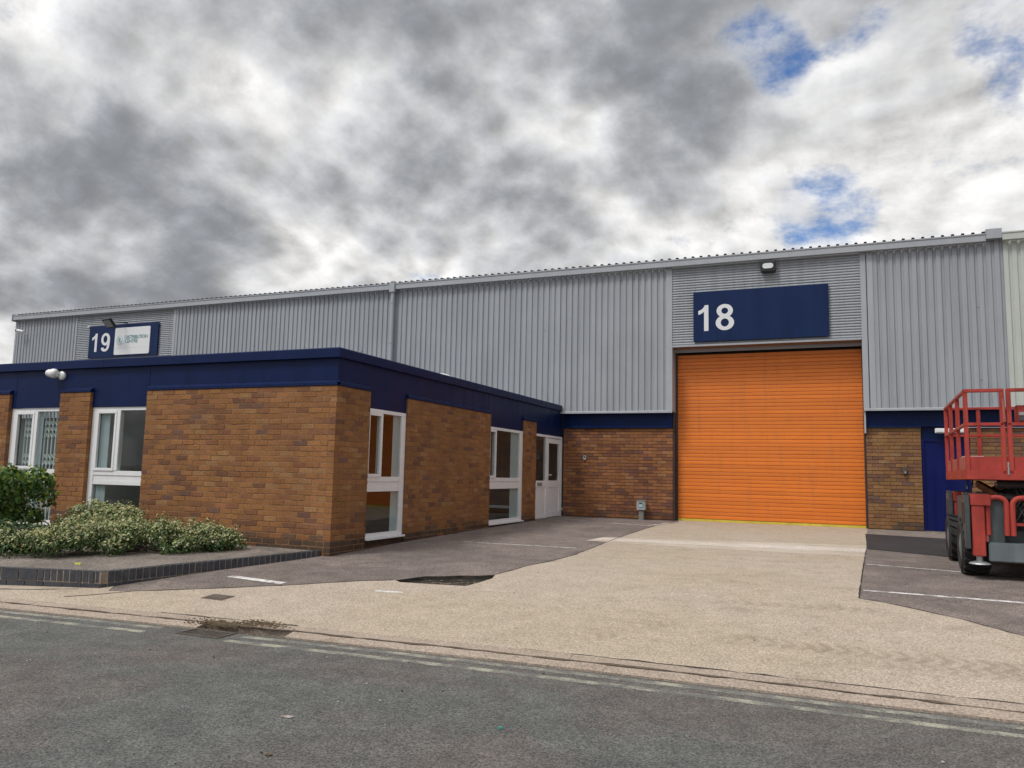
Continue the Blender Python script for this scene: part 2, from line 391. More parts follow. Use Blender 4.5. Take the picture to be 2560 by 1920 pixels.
def ribbon(name, pts, width, m, off, parent=None, rag=0, road=False):
    b = MB(); pts = [Vector((*p, 0)) for p in pts]; fine = []
    for a, c in zip(pts, pts[1:]):
        n = max(1, int((c-a).length/(.12 if rag else .3)))
        fine += [a.lerp(c, k/n) for k in range(n)]
    fine.append(pts[-1]); L = []
    for k, p in enumerate(fine):
        d = (fine[min(k+1, len(fine)-1)] - fine[max(k-1, 0)]).normalized(); nn = Vector((-d.y, d.x, 0))
        ww = width*(1+random.uniform(-rag, rag))/2; sh = nn*random.uniform(-rag, rag)*width*.4
        row = []
        for sgn in (-1, 1):
            q = p + sh + nn*ww*sgn; row.append((q.x, q.y, (-.43 if road else gz(q.x, q.y)) + off))
        L.append(row)
    for a, c in zip(L, L[1:]): b.quad(a[0], c[0], c[1], a[1])
    o = b.build(name, m, parent)
    return o

g = MB().quad((-3000, -3000, -.62), (3000, -3000, -.62), (3000, 3000, -.62), (-3000, 3000, -.62)).build('ground', 'ground_far'); structure(g)
def edge_y(x, y): return y + bend(x)
XS = [-40 + k for k in range(0, 81)]
road = sheet('road', [(x, edge_y(x, -12.44)) for x in XS] + [(40, -30), (-40, -30)], 'road_asphalt', 0, step=4, road=True)
# kerb: two rows of dropped kerb stones with open joints
kerb = bpy.data.objects.new('kerb', None); COL.objects.link(kerb); structure(kerb)
def kerb_stone(x0, x1, ya, yb, za, zb):
    b = MB(); rows = []
    n = 3
    for k in range(n+1):
        x = x0 + (x1-x0)*k/n
        rows.append([(x, edge_y(x, ya), za), (x, edge_y(x, yb), zb), (x, edge_y(x, yb), zb-.12), (x, edge_y(x, ya), za-.12)])
    for a, c in zip(rows, rows[1:]):
        for q in range(4): b.quad(a[q], c[q], c[(q+1) % 4], a[(q+1) % 4])
    b.quad(*rows[0]); b.quad(*rows[-1])
    return b.build('kerb_stone', 'kerb_concrete', kerb)
x = -16.
while x < 8:
    L = .915
    gx = -6.75 < x + L and x < -5.95
    j = random.uniform(-.002, .002)
    kerb_stone(x, x+L-.0015, -12.322, -12.20, -.388+j, -.372+j)
    if not gx:
        kerb_stone(x+.3, x+.3+L-.0015, -12.445, -12.328, -.415+j, -.391+j)
    x += L
# yard: asphalt left, concrete drive, asphalt right, apron and fresh patch
DRL = [(-4.86, .5), (-4.74, -.23), (-4.93, -1.5), (-4.85, -4.88), (-4.715, -7.545), (-4.785, -8.32), (-5.017, -9.61)]
POT = [(-5.017, -9.624), (-4.955, -9.84), (-4.985, -10.085), (-5.032, -10.349), (-5.42, -10.40), (-5.80, -10.435), (-5.913, -10.349), (-5.738, -10.0), (-5.56, -9.93), (-5.378, -9.80), (-5.2, -9.74)]
DRL2 = [(-5.913, -10.349), (-6.246, -10.546), (-6.907, -11.085), (-7.55, -11.52), (-8.175, -11.888), (-8.42, -11.98)]
kedge = [(x, edge_y(x, -12.195)) for x in XS]
pot_in = POT[1:6]     # concrete side of the hole, right to left
pot_out = POT[7:][::-1]
left_poly = [(-22, 1.0), (-4.86, 1.0)] + DRL + POT[::-1][0:5] + DRL2 + [(-9.6, -12.0), (-22, -12.3)]
left_poly = [(-22, .6), (-4.86, .6)] + DRL + [POT[10], POT[9], POT[8], POT[7]] + DRL2 + [(-8.62, -11.80), (-22, -11.80)]
sheet('parking_asphalt', left_poly, 'yard_asphalt', -.003)
drive_poly = DRL + POT[1:6] + DRL2 + [(-8.62, -11.7), (-20, -11.9)] + [p for p in kedge if -20 <= p[0] <= 20]
drive_poly += [(20, -11.6), (3.0, -11.6), (.75, -10.98), (.056, -10.46), (-.34, -10.0), (-.909, -9.53), (-1.148, -9.42), (-.981, -4.5), (-.948, -3.2), (-.86, .24), (-.86, .5)]
sheet('concrete_drive', drive_poly, 'drive_concrete', 0)
right_poly = [(-.952, -3.5), (-1.148, -9.42), (-.909, -9.53), (-.34, -10.0), (.056, -10.46), (.75, -10.98), (3.0, -11.6), (20, -11.6), (20, -2.4), (1.6, -2.4), (1.6, -3.5)]
sheet('parking_asphalt', right_poly, 'yard_asphalt', -.003)
sheet('asphalt_patch', [(-.93, -1.3), (-.963, -4.5), (.226, -5.155), (2.6, -6.0), (2.6, -2.2), (.41, -1.6)], 'patch_asphalt', .003)
sheet('apron', [(-.875, .4), (-.93, -1.4), (.4, -2.3), (20, -2.39), (20, .4)], 'apron', -.001)
crk = bpy.data.objects.new('drive_joint', None); COL.objects.link(crk); structure(crk)
for pts, wd in ((DRL, .018), (DRL2[:-1], .02), ([(-1.148, -9.42), (-.981, -4.62)], .012), ([(.75, -10.98), (.056, -10.46), (-.34, -10.0), (-.909, -9.53), (-1.148, -9.42)], .014),
                ([(-8.17, -11.90), (-8.42, -12.16), (-8.62, -12.33)], .03), ([(-8.80, -12.02), (-9.2, -12.2), (-9.9, -12.45)], .025)):
    ribbon('crack', pts, wd, 'crack', .0025, crk, rag=.6)
pj = sheet('concrete_band', [(-5.12, -5.05), (-5.16, -5.36), (-3.6, -5.36), (-2.2, -5.24), (-1.005, -5.05), (-.975, -4.45), (-2.2, -4.65), (-3.6, -4.88)], 'pale_concrete', .0024)
pj2 = sheet('concrete_band', [(-5.10, -4.85), (-5.2, -5.6), (-3.6, -5.75), (-2.2, -5.72), (-1.005, -5.7), (-.97, -3.95), (-2.2, -4.2), (-3.6, -4.55)], 'pale_edge', .0012)
dk = [(x, edge_y(x, -12.327)) for x in [-14+.5*k for k in range(44)]]
ribbon('joint_line', dk, .022, 'joint_dirt', .005, crk, rag=.9)
ribbon('crack', [(x, edge_y(x, -12.19)) for x in [-3.6+.3*k for k in range(14)]], .02, 'crack', .0022, crk, rag=.95)
ribbon('crack', [(x, edge_y(x, -12.19)) for x in [-7.2+.3*k for k in range(6)]], .016, 'crack', .0022, crk, rag=.95)
# pothole
pot = bpy.data.objects.new('pothole', None); COL.objects.link(pot); structure(pot)
b = MB(); cx = sum(p[0] for p in POT)/len(POT); cy = sum(p[1] for p in POT)/len(POT); n = len(POT)
dens_ring = []
for a, c in zip(POT, POT[1:]+POT[:1]):
    for k in range(4): dens_ring.append((a[0]+(c[0]-a[0])*k/4 , a[1]+(c[1]-a[1])*k/4))
rings = []
for s_, dp in ((1.0, -.006), (.985, -.045), (.88, -.075), (.6, -.085), (.25, -.08)):
    rings.append([(cx+(x-cx)*s_+random.uniform(-.008, .008)*(s_ < 1), cy+(y-cy)*s_+random.uniform(-.008, .008)*(s_ < 1), gz(x, y)+dp+random.uniform(-.01, .01)*(s_ < .98)) for x, y in dens_ring])
nn = len(dens_ring)
for a, c in zip(rings, rings[1:]):
    for k in range(nn): b.quad(a[k], a[(k+1) % nn], c[(k+1) % nn], c[k])
b.quad(*rings[-1])
b.build('pit', 'soil', pot)
b = MB()
for k in range(260):
    t = random.random()*6.28; rr = math.sqrt(random.random())*.92; i = random.randrange(nn)
    x, y = cx+(dens_ring[i][0]-cx)*rr, cy+(dens_ring[i][1]-cy)*rr; s_ = random.uniform(.004, .015); z = gz(x, y)-.075+(rr > .88)*.02
    b.box(-s_, s_, -s_*.8, s_*.8, -s_*.5, s_*.6, Matrix.Translation((x, y, z)) @ Matrix.Rotation(random.random()*3, 4, 'Z') @ Matrix.Rotation(random.random()*.8, 4, 'X'))
b.build('rubble', 'rubble', pot, kind='stuff')
# painted markings
mk = bpy.data.objects.new('parking_markings', None); COL.objects.link(mk); structure(mk)
for pts, wd, m in (([(-6.82, -6.82), (-4.97, -6.78)], .055, 'line_white'), ([(-7.79, -10.876), (-6.957, -10.971)], .10, 'line_white'),
                   ([(-1.02, -6.64), (.3, -6.95), (3.2, -7.2)], .06, 'line_white'), ([(-1.10, -8.954), (.4, -9.03), (5, -9.3)], .075, 'line_white'),
                   ([(-7.2, -.8), (-6.5, -1.2)], .06, 'line_faint'), ([(-6.9, -3.2), (-5.6, -2.6)], .05, 'line_faint'), ([(-5.9, -1.45), (-5.05, -1.75), (-4.85, -.6)], .07, 'line_white'), ([(-6.4, -.9), (-4.9, -.65)], .05, 'line_faint')):
    ribbon('painted_line', pts, wd, m, .0005, mk)
ribbon('painted_line', [(-5.818, -10.927), (-5.494, -10.88)], .045, 'line_white', .002, mk, rag=.7)
for yy in (-12.53, -12.72):
    yl = None
    for xa, xb in ((-18, -6.85), (-6.0, 12)):
        n = int((xb-xa)/.4)
        o = ribbon('yellow_line', [(xa+(xb-xa)*k/n, edge_y(xa+(xb-xa)*k/n, yy)) for k in range(n+1)], .085, 'line_yellow', .0012, mk, road=True)
# gully grating with silt round it
gl = thing('gully_grating', 'rusty iron gully grating with slanted bars set in the road edge', 'drain')
gx0, gx1, gy0, gy1 = -6.56, -6.10, -12.87, -12.62
b = MB()
for q in ((gx0, gx1, gy0, gy0+.035), (gx0, gx1, gy1-.035, gy1), (gx0, gx0+.03, gy0+.036, gy1-.036), (gx1-.03, gx1, gy0+.036, gy1-.036)): b.box(*q, -.47, -.421)
b.build('frame', 'iron', gl, bevel=.004)
for k in range(7):
    x = gx0+.045+k*.054
    b = MB(); v = [(x, gy0+.036), (x+.022, gy0+.036), (x+.075, gy1-.036), (x+.053, gy1-.036)]
    b.extrude(v, -.46, -.423, lambda a, c, t: (a, c, t)); b.build('bar', 'iron', gl)
MB().quad((gx0+.01, gy0+.01, -.4265), (gx1-.01, gy0+.01, -.4265), (gx1-.01, gy1-.01, -.4265), (gx0+.01, gy1-.01, -.4265)).build('pit', 'black_void', gl)
b = MB()
for k in range(1500):
    x = random.gauss(-6.33, .17); y = random.gauss(-12.51, .045) + (.06 if x > -6.2 else 0)
    if random.random() < .25: x, y = random.gauss(-6.0, .12), random.gauss(-12.38, .04)
    s_ = random.uniform(.003, .009); z = max(gz(x, y), -.43)+s_*.1+.001
    b.box(-s_, s_, -s_*.6, s_*.6, -s_*.3, s_*.3, Matrix.Translation((x, y, z)) @ Matrix.Rotation(random.random()*6, 4, 'Z') @ Matrix.Rotation(random.gauss(0, .5), 4, 'X'))
o = b.build('leaf_litter', 'dry_leaf', kind='stuff'); tag(o, 'brown leaf litter and silt packed round the gully grating', 'litter')
cvr = thing('stopcock_cover', 'small rusty iron cover plate set flush in the concrete drive', 'cover')
z0 = gz(-7.15, -11.76)
sheet('plate', [(-7.24, -11.83), (-7.02, -11.83), (-7.02, -11.70), (-7.24, -11.70)], 'iron', .008, cvr, kind=None)
sheet('surround', [(-7.27, -11.86), (-6.99, -11.86), (-6.99, -11.67), (-7.27, -11.67)], 'stain', .004, cvr, kind=None)
# loose grit
b = MB(); b2 = MB()
for k in range(170):
    x = random.uniform(-9, 2); y = random.uniform(-16, -12.6); z = -.43
    if random.random() < .4: y = random.uniform(-12.0, -6); z = gz(x, y)
    s_ = random.uniform(.002, .006); (b if random.random() < .5 else b2).box(-s_, s_, -s_, s_, 0, s_, Matrix.Translation((x, y, z+.004)) @ Matrix.Rotation(random.random()*3, 4, 'Z'))
o = b.build('pale_grit', 'pebble_pale', kind='stuff'); tag(o, 'scattered pale stone chips lying on road and drive', 'grit')
o = b2.build('dark_grit', 'pebble_dark', kind='stuff'); tag(o, 'scattered dark crumbs lying on road and drive', 'grit')
def flatbit(name, m, x, y, sx_, sy_, label, cat, z=None, h=.006):
    b = MB(); n = 9; z = (-.43 if z is None else z) + .003; ring = []
    for k in range(n):
        t = 6.283*k/n; r = random.uniform(.7, 1.1); ring.append((x+math.cos(t)*sx_*r, y+math.sin(t)*sy_*r))
    b.extrude(ring, z, z+h, lambda a, c, t: (a, c, t)); return tag(b.build(name, m), label, cat)
flatbit('paper_scrap', 'line_faint', -4.24, -14.30, .05, .022, 'flattened pale paper scrap stuck to the road', 'litter', h=.003)
flatbit('bottle_shard', 'plastic_green', -3.05, -13.94, .016, .009, 'small green plastic shard lying on the road', 'litter', h=.01)
flatbit('fallen_leaf', 'dry_leaf', -3.92, -14.84, .022, .015, 'single brown fallen leaf near the bottom of the road', 'leaf')
flatbit('yellow_wrapper', 'litter_yellow', -9.33, -11.62, .06, .02, 'crumpled yellow wrapper on the planter edge below the shrub', 'litter', z=-.148, h=.02)

# ------------------------------------------------------------------ brickwork
XO, YO = -7.600, -9.239           # outer brick corner of the office
PITCH, BH, JT = .075, .065, .010
def vnoise(a, b_, seed):
    def h(i, j): return (math.sin(i*127.1+j*311.7+seed*74.7)*43758.5453) % 1
    i, j = math.floor(a), math.floor(b_); u, v = a-i, b_-j; u = u*u*(3-2*u); v = v*v*(3-2*v)
    return (h(i, j)*(1-u)+h(i+1, j)*u)*(1-v)+(h(i, j+1)*(1-u)+h(i+1, j+1)*u)*v
def brick_colour(u, z, style, seed):
    r = random.random(); cl = vnoise(u*1.1, z*1.6, seed)
    pd = .05 + .34*max(0, cl-.55)/.45
    if style == 'ware': pd += .18
    if style == 'pier': pd -= .04
    if r < pd: c = random.choice(((.18, .088, .052), (.19, .09, .05), (.165, .09, .066), (.21, .105, .054)))
    elif r < pd+.17: c = random.choice(((.24, .115, .056), (.23, .105, .053)))
    elif r > .93: c = (.31, .17, .078)
    else: c = random.choice(((.29, .136, .055), (.30, .144, .06), (.275, .128, .053), (.285, .138, .052)))
    k = random.uniform(.91, 1.09)
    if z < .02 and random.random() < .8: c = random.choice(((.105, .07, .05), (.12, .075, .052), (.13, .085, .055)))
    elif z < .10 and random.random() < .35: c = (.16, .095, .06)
    if style == 'off': c = (c[0]*.93, c[1]*.90, c[2]*.88)
    if style == 'ware': c = (c[0]*.92, c[1]*.84, c[2]*.9)
    if style == 'pier': c = (c[0]*.88, c[1]*.98, c[2]*1.08)
    return tuple(min(1, q*k) for q in c)
BR = []     # (wall key, matrix, length, colour, score, visible)
def lay(key, o, ud, nd, length, z0, z1, style, seed, start=None, end=None, depth=.1):
    """o: 2D start, ud: direction along the wall, nd: outward normal; start/end(course)->inset"""
    k0 = math.ceil((z0-z1)/PITCH)
    for k in range(k0, 0):
        z = z1 + k*PITCH
        a = start(k) if start else 0; e = length - (end(k) if end else 0)
        u = a; first = True
        while u < e - .03:
            L = .215
            if first and k % 2 and not start: L = .1025
            if first and start and a > 0: L = .215
            if e-u-L < .06: L = e-u
            L = min(L, e-u)
            if L > .34: L = .215
            px, py = o[0]+ud[0]*u, o[1]+ud[1]*u
            jz = random.uniform(-.0025, .0025); pr = random.uniform(-.0025, .003)
            mtx = Matrix(((ud[0], -nd[0], 0, px+nd[0]*pr), (ud[1], -nd[1], 0, py+nd[1]*pr), (0, 0, 1, z+jz), (0, 0, 0, 1)))
            cen = Vector((px+ud[0]*L/2, py+ud[1]*L/2, z+BH/2)); v = CAM-cen
            sc = max(0, v.x*nd[0]+v.y*nd[1])/v.length**3*L
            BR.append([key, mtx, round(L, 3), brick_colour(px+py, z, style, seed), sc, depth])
            u += L + (.005 if style in ('ware', 'pier') else JT); first = False
def brick_geo(L, depth):
    c = .003; H = BH
    return ([(0, c, 0), (L, c, 0), (L, c, H), (0, c, H), (c, 0, c), (L-c, 0, c), (L-c, 0, H-c), (c, 0, H-c), (0, depth, 0), (L, depth, 0), (L, depth, H), (0, depth, H)],
            [(4, 5, 6, 7), (0, 1, 5, 4), (1, 2, 6, 5), (2, 3, 7, 6), (3, 0, 4, 7), (0, 8, 9, 1), (1, 9, 10, 2), (2, 10, 11, 3), (3, 11, 8, 0)])
SHARE = {}
def emit_bricks(keys, parents, limit=300, skip=None):
    bs = [q for q in BR if q[0] in keys]; bs.sort(key=lambda q: -q[4])
    single = []; rest = []
    for q in bs:
        (single if len(single) < limit and not (skip and skip(q)) else rest).append(q)
    for q in single:
        kk = (q[2], q[5])
        if kk not in SHARE:
            me = bpy.data.meshes.new('brick'); v, f = brick_geo(*kk); me.from_pydata(v, [], f); me.materials.append(M['brick_single']); SHARE[kk] = me
        o = bpy.data.objects.new('brick', SHARE[kk]); COL.objects.link(o); o.parent = parents[q[0]]
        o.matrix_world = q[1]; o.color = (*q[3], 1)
    b = MB(); b.c = []
    for q in rest:
        v, f = brick_geo(q[2], q[5]); i = len(b.v)
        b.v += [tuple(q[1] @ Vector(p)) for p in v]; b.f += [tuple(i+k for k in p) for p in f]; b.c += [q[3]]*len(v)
    return b
LT = 2.141         # top of brickwork under the office fascia
office = thing('office_extension', 'single storey brown brick office with deep navy fascia and white windows', 'building')
ware = thing('warehouse', 'long grey metal clad warehouse with brick base and orange roller shutter', 'building')
ZB = -.5
# core walls (mortar) and bricks: office front
SEG_F = [(-22.0, -20.9), (-17.2, -14.205), (-12.984, -12.301), (-11.088, XO)]
SEG_F = [(-17.2, -14.205), (-12.984, -12.301), (-11.088, XO)]
SEG_R = [(YO, -8.401), (-7.33, -4.135), (-2.407, -1.663)]
parents = {}
rc = .0035
for i, (a, c) in enumerate(SEG_F):
    key = 'F%d' % i
    last = i == 2
    core = MB().box(a+rc, c-rc, YO+rc, YO+.25, ZB, LT-.004).build('brick_wall', 'mortar', office); parents[key] = core
    lay(key, (a, YO), (1, 0), (0, -1), c-a, ZB+.2, LT, 'off', 3, end=(lambda k: .1125 if k % 2 else 0) if last else None)
for i, (a, c) in enumerate(SEG_R):
    key = 'R%d' % i
    core = MB().box(XO-.25, XO-rc, a+(rc if i else .26), c-rc, ZB, LT-.004).build('brick_wall', 'mortar', office); parents[key] = core
    lay(key, (XO, a), (0, 1), (1, 0), c-a, ZB+.2, LT, 'off', 11+i, start=(lambda k: 0 if k % 2 else .1125) if i == 0 else None)
# low brick plinth under the windows
for i, (a, c) in enumerate([(-8.40, -7.33), (-4.135, -2.407), (-1.663, .17)]):
    key = 'P%d' % i
    core = MB().box(XO-.25, XO-.035, a+.001, c-.001, ZB, -.02).build('plinth_wall', 'mortar_dark', office); parents[key] = core
    lay(key, (XO-.028, a+.004), (0, 1), (1, 0), c-a-.008, ZB+.2, -.012, 'ware', 5)
for i, (a, c) in enumerate([(-14.205, -12.984), (-12.301, -11.088)]):
    core = MB().box(a+.001, c-.001, YO+.075, YO+.25, ZB, -.02).build('plinth_wall', 'mortar_dark', office)
b = emit_bricks(set(parents), parents, 300, skip=lambda q: (q[1].translation.z < .05 and q[1].translation.x < -8.7) or q[1].translation.x < -14.3 or q[1].translation.z < gz(q[1].translation.x, q[1].translation.y))
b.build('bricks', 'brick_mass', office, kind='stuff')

# ------------------------------------------------------------------ office: fascia, roof, windows
FX, FY = XO-.03, YO+.05       # fascia panel planes
ZC0, ZC1 = 2.53, 2.665
XE = -17.4
for a, c in ((XE, -14.12), (-14.112, -11.108), (-11.10, FX)):       # front fascia, down to the window heads
    MB().box(a, c, FY, FY+.02, 1.905, ZC0+.03).build('fascia_panel', 'navy', office)
for a, c in ((FY+.021, -4.236), (-4.228, .12)):
    MB().box(FX-.02, FX, a, c, 1.905, ZC0+.03).build('fascia_panel', 'navy', office)
capx = -7.577; capy = YO-.012
prof = [(0, ZC0), (0, ZC1-.012), (-.012, ZC1), (-.16, ZC1), (-.16, ZC1-.03), (-.03, ZC1-.03), (-.03, ZC0)]
for a, c in ((XE, -12.05), (-12.046, capx)):                       # capping flashings, mitred at the corner
    bb = MB(); i = 0
    q0 = [(a, capy-p, z) for p, z in prof]; q1 = [((capx+p if c == capx else c), capy-p, z) for p, z in prof]
    bb.v = q0+q1; m_ = len(prof)
    bb.f = [(k, (k+1) % m_, m_+(k+1) % m_, m_+k) for k in range(m_)] + [tuple(range(m_)), tuple(range(m_, 2*m_))]
    bb.build('fascia_cap', 'navy', office)
bb = MB(); q0 = [(capx+p, capy-p, z) for p, z in prof]; q1 = [(capx+p, -.02, z) for p, z in prof]
bb.v = q0+q1; bb.f = [(k, (k+1) % m_, m_+(k+1) % m_, m_+k) for k in range(m_)] + [tuple(range(m_)), tuple(range(m_, 2*m_))]
bb.build('fascia_cap', 'navy', office)
MB().box(XE, -7.70, YO+.12, .05, 2.55, 2.60).build('roof', 'roof_sheet', office)
def drip_f(a, c, mit=False):
    p = [(FY, LT+.075), (YO-.012, LT+.04), (YO-.012, LT+.002), (YO+.004, LT+.002), (FY, LT+.02)]
    MB().extrude(p, a, c, lambda u, z, t: (t, u, z)).build('drip_flashing', 'navy', office)
def drip_r(a, c):
    p = [(FX, LT+.075), (XO+.012, LT+.04), (XO+.012, LT+.002), (XO-.004, LT+.002), (FX, LT+.02)]
    MB().extrude(p, a, c, lambda u, z, t: (u, t, z)).build('drip_flashing', 'navy', office)
for a, c in SEG_F: drip_f(a-.01, (c+.012 if c == XO else c+.01))
for i, (a, c) in enumerate(SEG_R): drip_r(a+(-.0115 if i == 0 else -.01), c+.015)
b = MB()
for k in range(14): b.lathe([(.009, 0), (.009, .004), (.004, .008)], 6, Matrix.Translation((-14+.47*k, FY, LT+.10)) @ Matrix.Rotation(R_(90), 4, 'X'))
for k in range(16): b.lathe([(.009, 0), (.009, .004), (.004, .008)], 6, Matrix.Translation((FX, -9+.5*k, LT+.10)) @ Matrix.Rotation(R_(90), 4, 'Y'))
b.build('fixings', 'black_metal', office, kind='stuff')

def mapper(face):
    if face == 'R': return lambda u, dpt, z: (XO-.028-dpt, u, z)
    return lambda u, dpt, z: (u, YO+.068+dpt, z)
def fbox(b, mp, u0, u1, d0, d1, z0, z1):
    p, q = mp(u0, d0, z0), mp(u1, d1, z1)
    return b.box(min(p[0], q[0]), max(p[0], q[0]), min(p[1], q[1]), max(p[1], q[1]), min(p[2], q[2]), max(p[2], q[2]))
def window(face, u0, u1, mull, fl=.07, fr=.07, sash='l', z0=.02, z1=1.90, mw=.035):
    mp = mapper(face); b = MB()
    fbox(b, mp, u0, u1, 0, .07, z1-.055, z1)                 # head
    fbox(b, mp, u0, u0+fl, 0, .07, z0+.0, z1-.056); fbox(b, mp, u1-fr, u1, 0, .07, z0, z1-.056)
    m0, m1 = mull-mw, mull+mw
    fbox(b, mp, m0, m1, -.004, .07, .905, z1-.056)
    fbox(b, mp, u0+fl, u1-fr, .002, .07, .83, .904); fbox(b, mp, u0+fl, u1-fr, .012, .07, .738, .829); fbox(b, mp, u0+fl, u1-fr, .002, .07, .685, .737)
    fbox(b, mp, u0+fl, u1-fr, 0, .07, z0, z0+.062)
    # opening sash stands proud
    s0, s1 = (u0+fl, m0) if sash == 'l' else (m1, u1-fr)
    e_ = .045 if face == 'F' else .012
    for q in ((s0, s1, .9, .945), (s0, s1, z1-.10, z1-.056), (s0, s0+e_, .946, z1-.101), (s1-e_, s1, .946, z1-.101)): fbox(b, mp, *q[:2], -.012, .03, *q[2:])
    fr_o = b.build('window', 'upvc', office, bevel=.003)
    fbox(MB(), mp, 0, 0, 0, 0, 0, 0)
    for a, c, e, f_ in ((s0+e_+.001, s1-e_-.001, .946, z1-.102), ((m1 if sash == 'l' else u0+fl)+.001, (u1-fr if sash == 'l' else m0)-.001, .906, z1-.057), (u0+fl+.001, u1-fr-.001, z0+.063, .684)):
        bb = MB(); bb.quad(mp(a, .022, e), mp(c, .022, e), mp(c, .022, f_), mp(a, .022, f_)); bb.build('pane', 'glass', fr_o, out=(1, 0, 0) if face == 'R' else (0, -1, 0))
    bb = MB(); fbox(bb, mp, u0-.0, u1+.004, -.06, .06, z0-.03, z0-.002); bb.build('sill', 'upvc', fr_o, bevel=.004)
    return fr_o, mp
w1, mpR = window('R', -8.399, -7.334, -8.03, fl=.03, fr=.13, mw=.03)
w2, _ = window('R', -4.133, -2.409, -3.82, fl=.03, fr=.17, mw=.03)
wA, mpF = window('F', -14.203, -12.986, -13.60, fl=.12)
wB, _ = window('F', -12.299, -11.09, -11.72, fl=.11)
def blind(mp, u0, u1, z0, z1, par, n):
    for k in range(n):
        u = u0+(u1-u0)*(k+.5)/n; b = MB(); dd = .045+.012*(k % 2)
        sg = 1 if mp is mpR else -1; p = [mp(u-.03*sg, dd+.022, z0), mp(u+.03*sg, dd, z0), mp(u+.03*sg, dd, z1), mp(u-.03*sg, dd+.022, z1)]
        b.quad(*p); b.build('blind_slat', 'blind', par)
blind(mpR, -7.60, -7.41, .06, 1.85, w1, 4); blind(mpR, -2.92, -2.5, .06, 1.85, w2, 6); blind(mpF, -13.62, -13.52, .06, 1.85, wA, 3); blind(mpF, -12.15, -11.98, .06, 1.85, wB, 3)
# folding lattice grille behind the left-hand front window
def lattice(u0, u1, n):
    mpf = mapper('F'); b = MB(); wd = (u1-u0)/n; zs = [.70, .80, .90, 1.0, 1.48, 1.58, 1.68, 1.78]
    for k in range(n+1): b.tube([mpf(u0+wd*k, .10, .06), mpf(u0+wd*k, .10, 1.86)], .011, 5)
    for k in range(n):
        for za, zb in zip((.95, 1.05, 1.40, 1.5, 1.6), (1.05, 1.15, 1.5, 1.6, 1.7)):
            b.tube([mpf(u0+wd*k, .09, za), mpf(u0+wd*(k+1), .09, zb)], .009, 4); b.tube([mpf(u0+wd*k, .11, zb), mpf(u0+wd*(k+1), .11, za)], .009, 4)
    return b.build('security_grille', 'grille', wA)
lattice(-13.98, -13.75, 3); lattice(-13.49, -13.14, 4)
# entrance door set: sidelight and leaf
mp = mpR; b = MB(); D0, D1 = -1.661, .165
fbox(b, mp, D0, D1, 0, .07, 1.845, 1.90); fbox(b, mp, D0, D0+.06, 0, .07, .0, 1.844); fbox(b, mp, D1-.09, D1, 0, .07, .0, 1.844); fbox(b, mp, -.95, -.865, 0, .07, .0, 1.844)
fbox(b, mp, D0+.06, -.951, .002, .07, .69, .845); fbox(b, mp, D0+.06, -.951, .002, .07, .0, .07)
ds = b.build('door_frame', 'upvc', office, bevel=.003)
b = MB(); fbox(b, mp, D0+.061, -.952, .014, .05, .071, .689); b.build('sidelight_panel', 'upvc', ds)
b = MB(); b.quad(mp(D0+.061, .025, .846), mp(-.952, .025, .846), mp(-.952, .025, 1.844), mp(D0+.061, .025, 1.844)); b.build('pane', 'glass', ds, out=(1, 0, 0))
b = MB(); fbox(b, mp, -1.50, -1.20, -.006, .001, .725, .80); b.build('letter_plate', 'galv', ds)
b = MB(); L0, L1 = -.862, .072
fbox(b, mp, L0, L0+.1, .004, .06, .01, 1.83); fbox(b, mp, L1-.1, L1, .004, .06, .01, 1.83); fbox(b, mp, L0+.101, L1-.101, .004, .06, 1.72, 1.83); fbox(b, mp, L0+.101, L1-.101, .004, .06, .69, .85); fbox(b, mp, L0+.101, L1-.101, .004, .06, .01, .13); fbox(b, mp, L0+.101, L1-.101, .016, .05, .131, .689)
lf = b.build('door', 'upvc', office, bevel=.003)
b = MB(); b.quad(mp(L0+.101, .03, .851), mp(L1-.101, .03, .851), mp(L1-.101, .03, 1.719), mp(L0+.101, .03, 1.719)); b.build('pane', 'glass', lf, out=(1, 0, 0))
b = MB(); fbox(b, mp, L0+.03, L0+.075, -.002, .003, .86, 1.10); fbox(b, mp, L0+.04, L0+.16, -.05, -.03, .97, .99); fbox(b, mp, L0+.045, L0+.06, -.031, -.002, .972, .988); b.build('handle', 'white_paint', lf)
b = MB(); fbox(b, mp, D0+.004, D1-.004, -.06, .06, -.05, -.003); b.build('threshold', 'post_grey', office)
# rooms behind the glass
MB().box(XE, XO-.26, YO+.26, .1, -.06, 0).build('interior_floor', 'interior_floor', office)
MB().box(XE, XO-.26, YO+.26, .1, 2.35, 2.4).build('ceiling', 'interior', office)
MB().box(XE, XO-.26, -5.6, -5.5, 0, 2.35).build('partition', 'interior', office)
MB().box(-10.6, -10.5, -5.49, .1, 0, 2.35).build('partition', 'interior', office)
MB().box(-11.6, -11.5, YO+.5, -5.61, 0, 2.35).build('partition', 'interior', office)
b = MB(); b.lathe([(.15, 0), (.16, .06), (.13, .10), (.05, .13)], 14, Matrix.Translation((-7.95, -5.55, 2.60)) @ Matrix.Diagonal((1.2, 2.2, 1.25, 1))); b.build('roof_vent', 'upvc', office)
b = MB().tube([(-7.80, -8.42, 2.6), (-7.80, -8.42, 2.74)], .035, 10); b.build('roof_pipe', 'trim_grey', office)

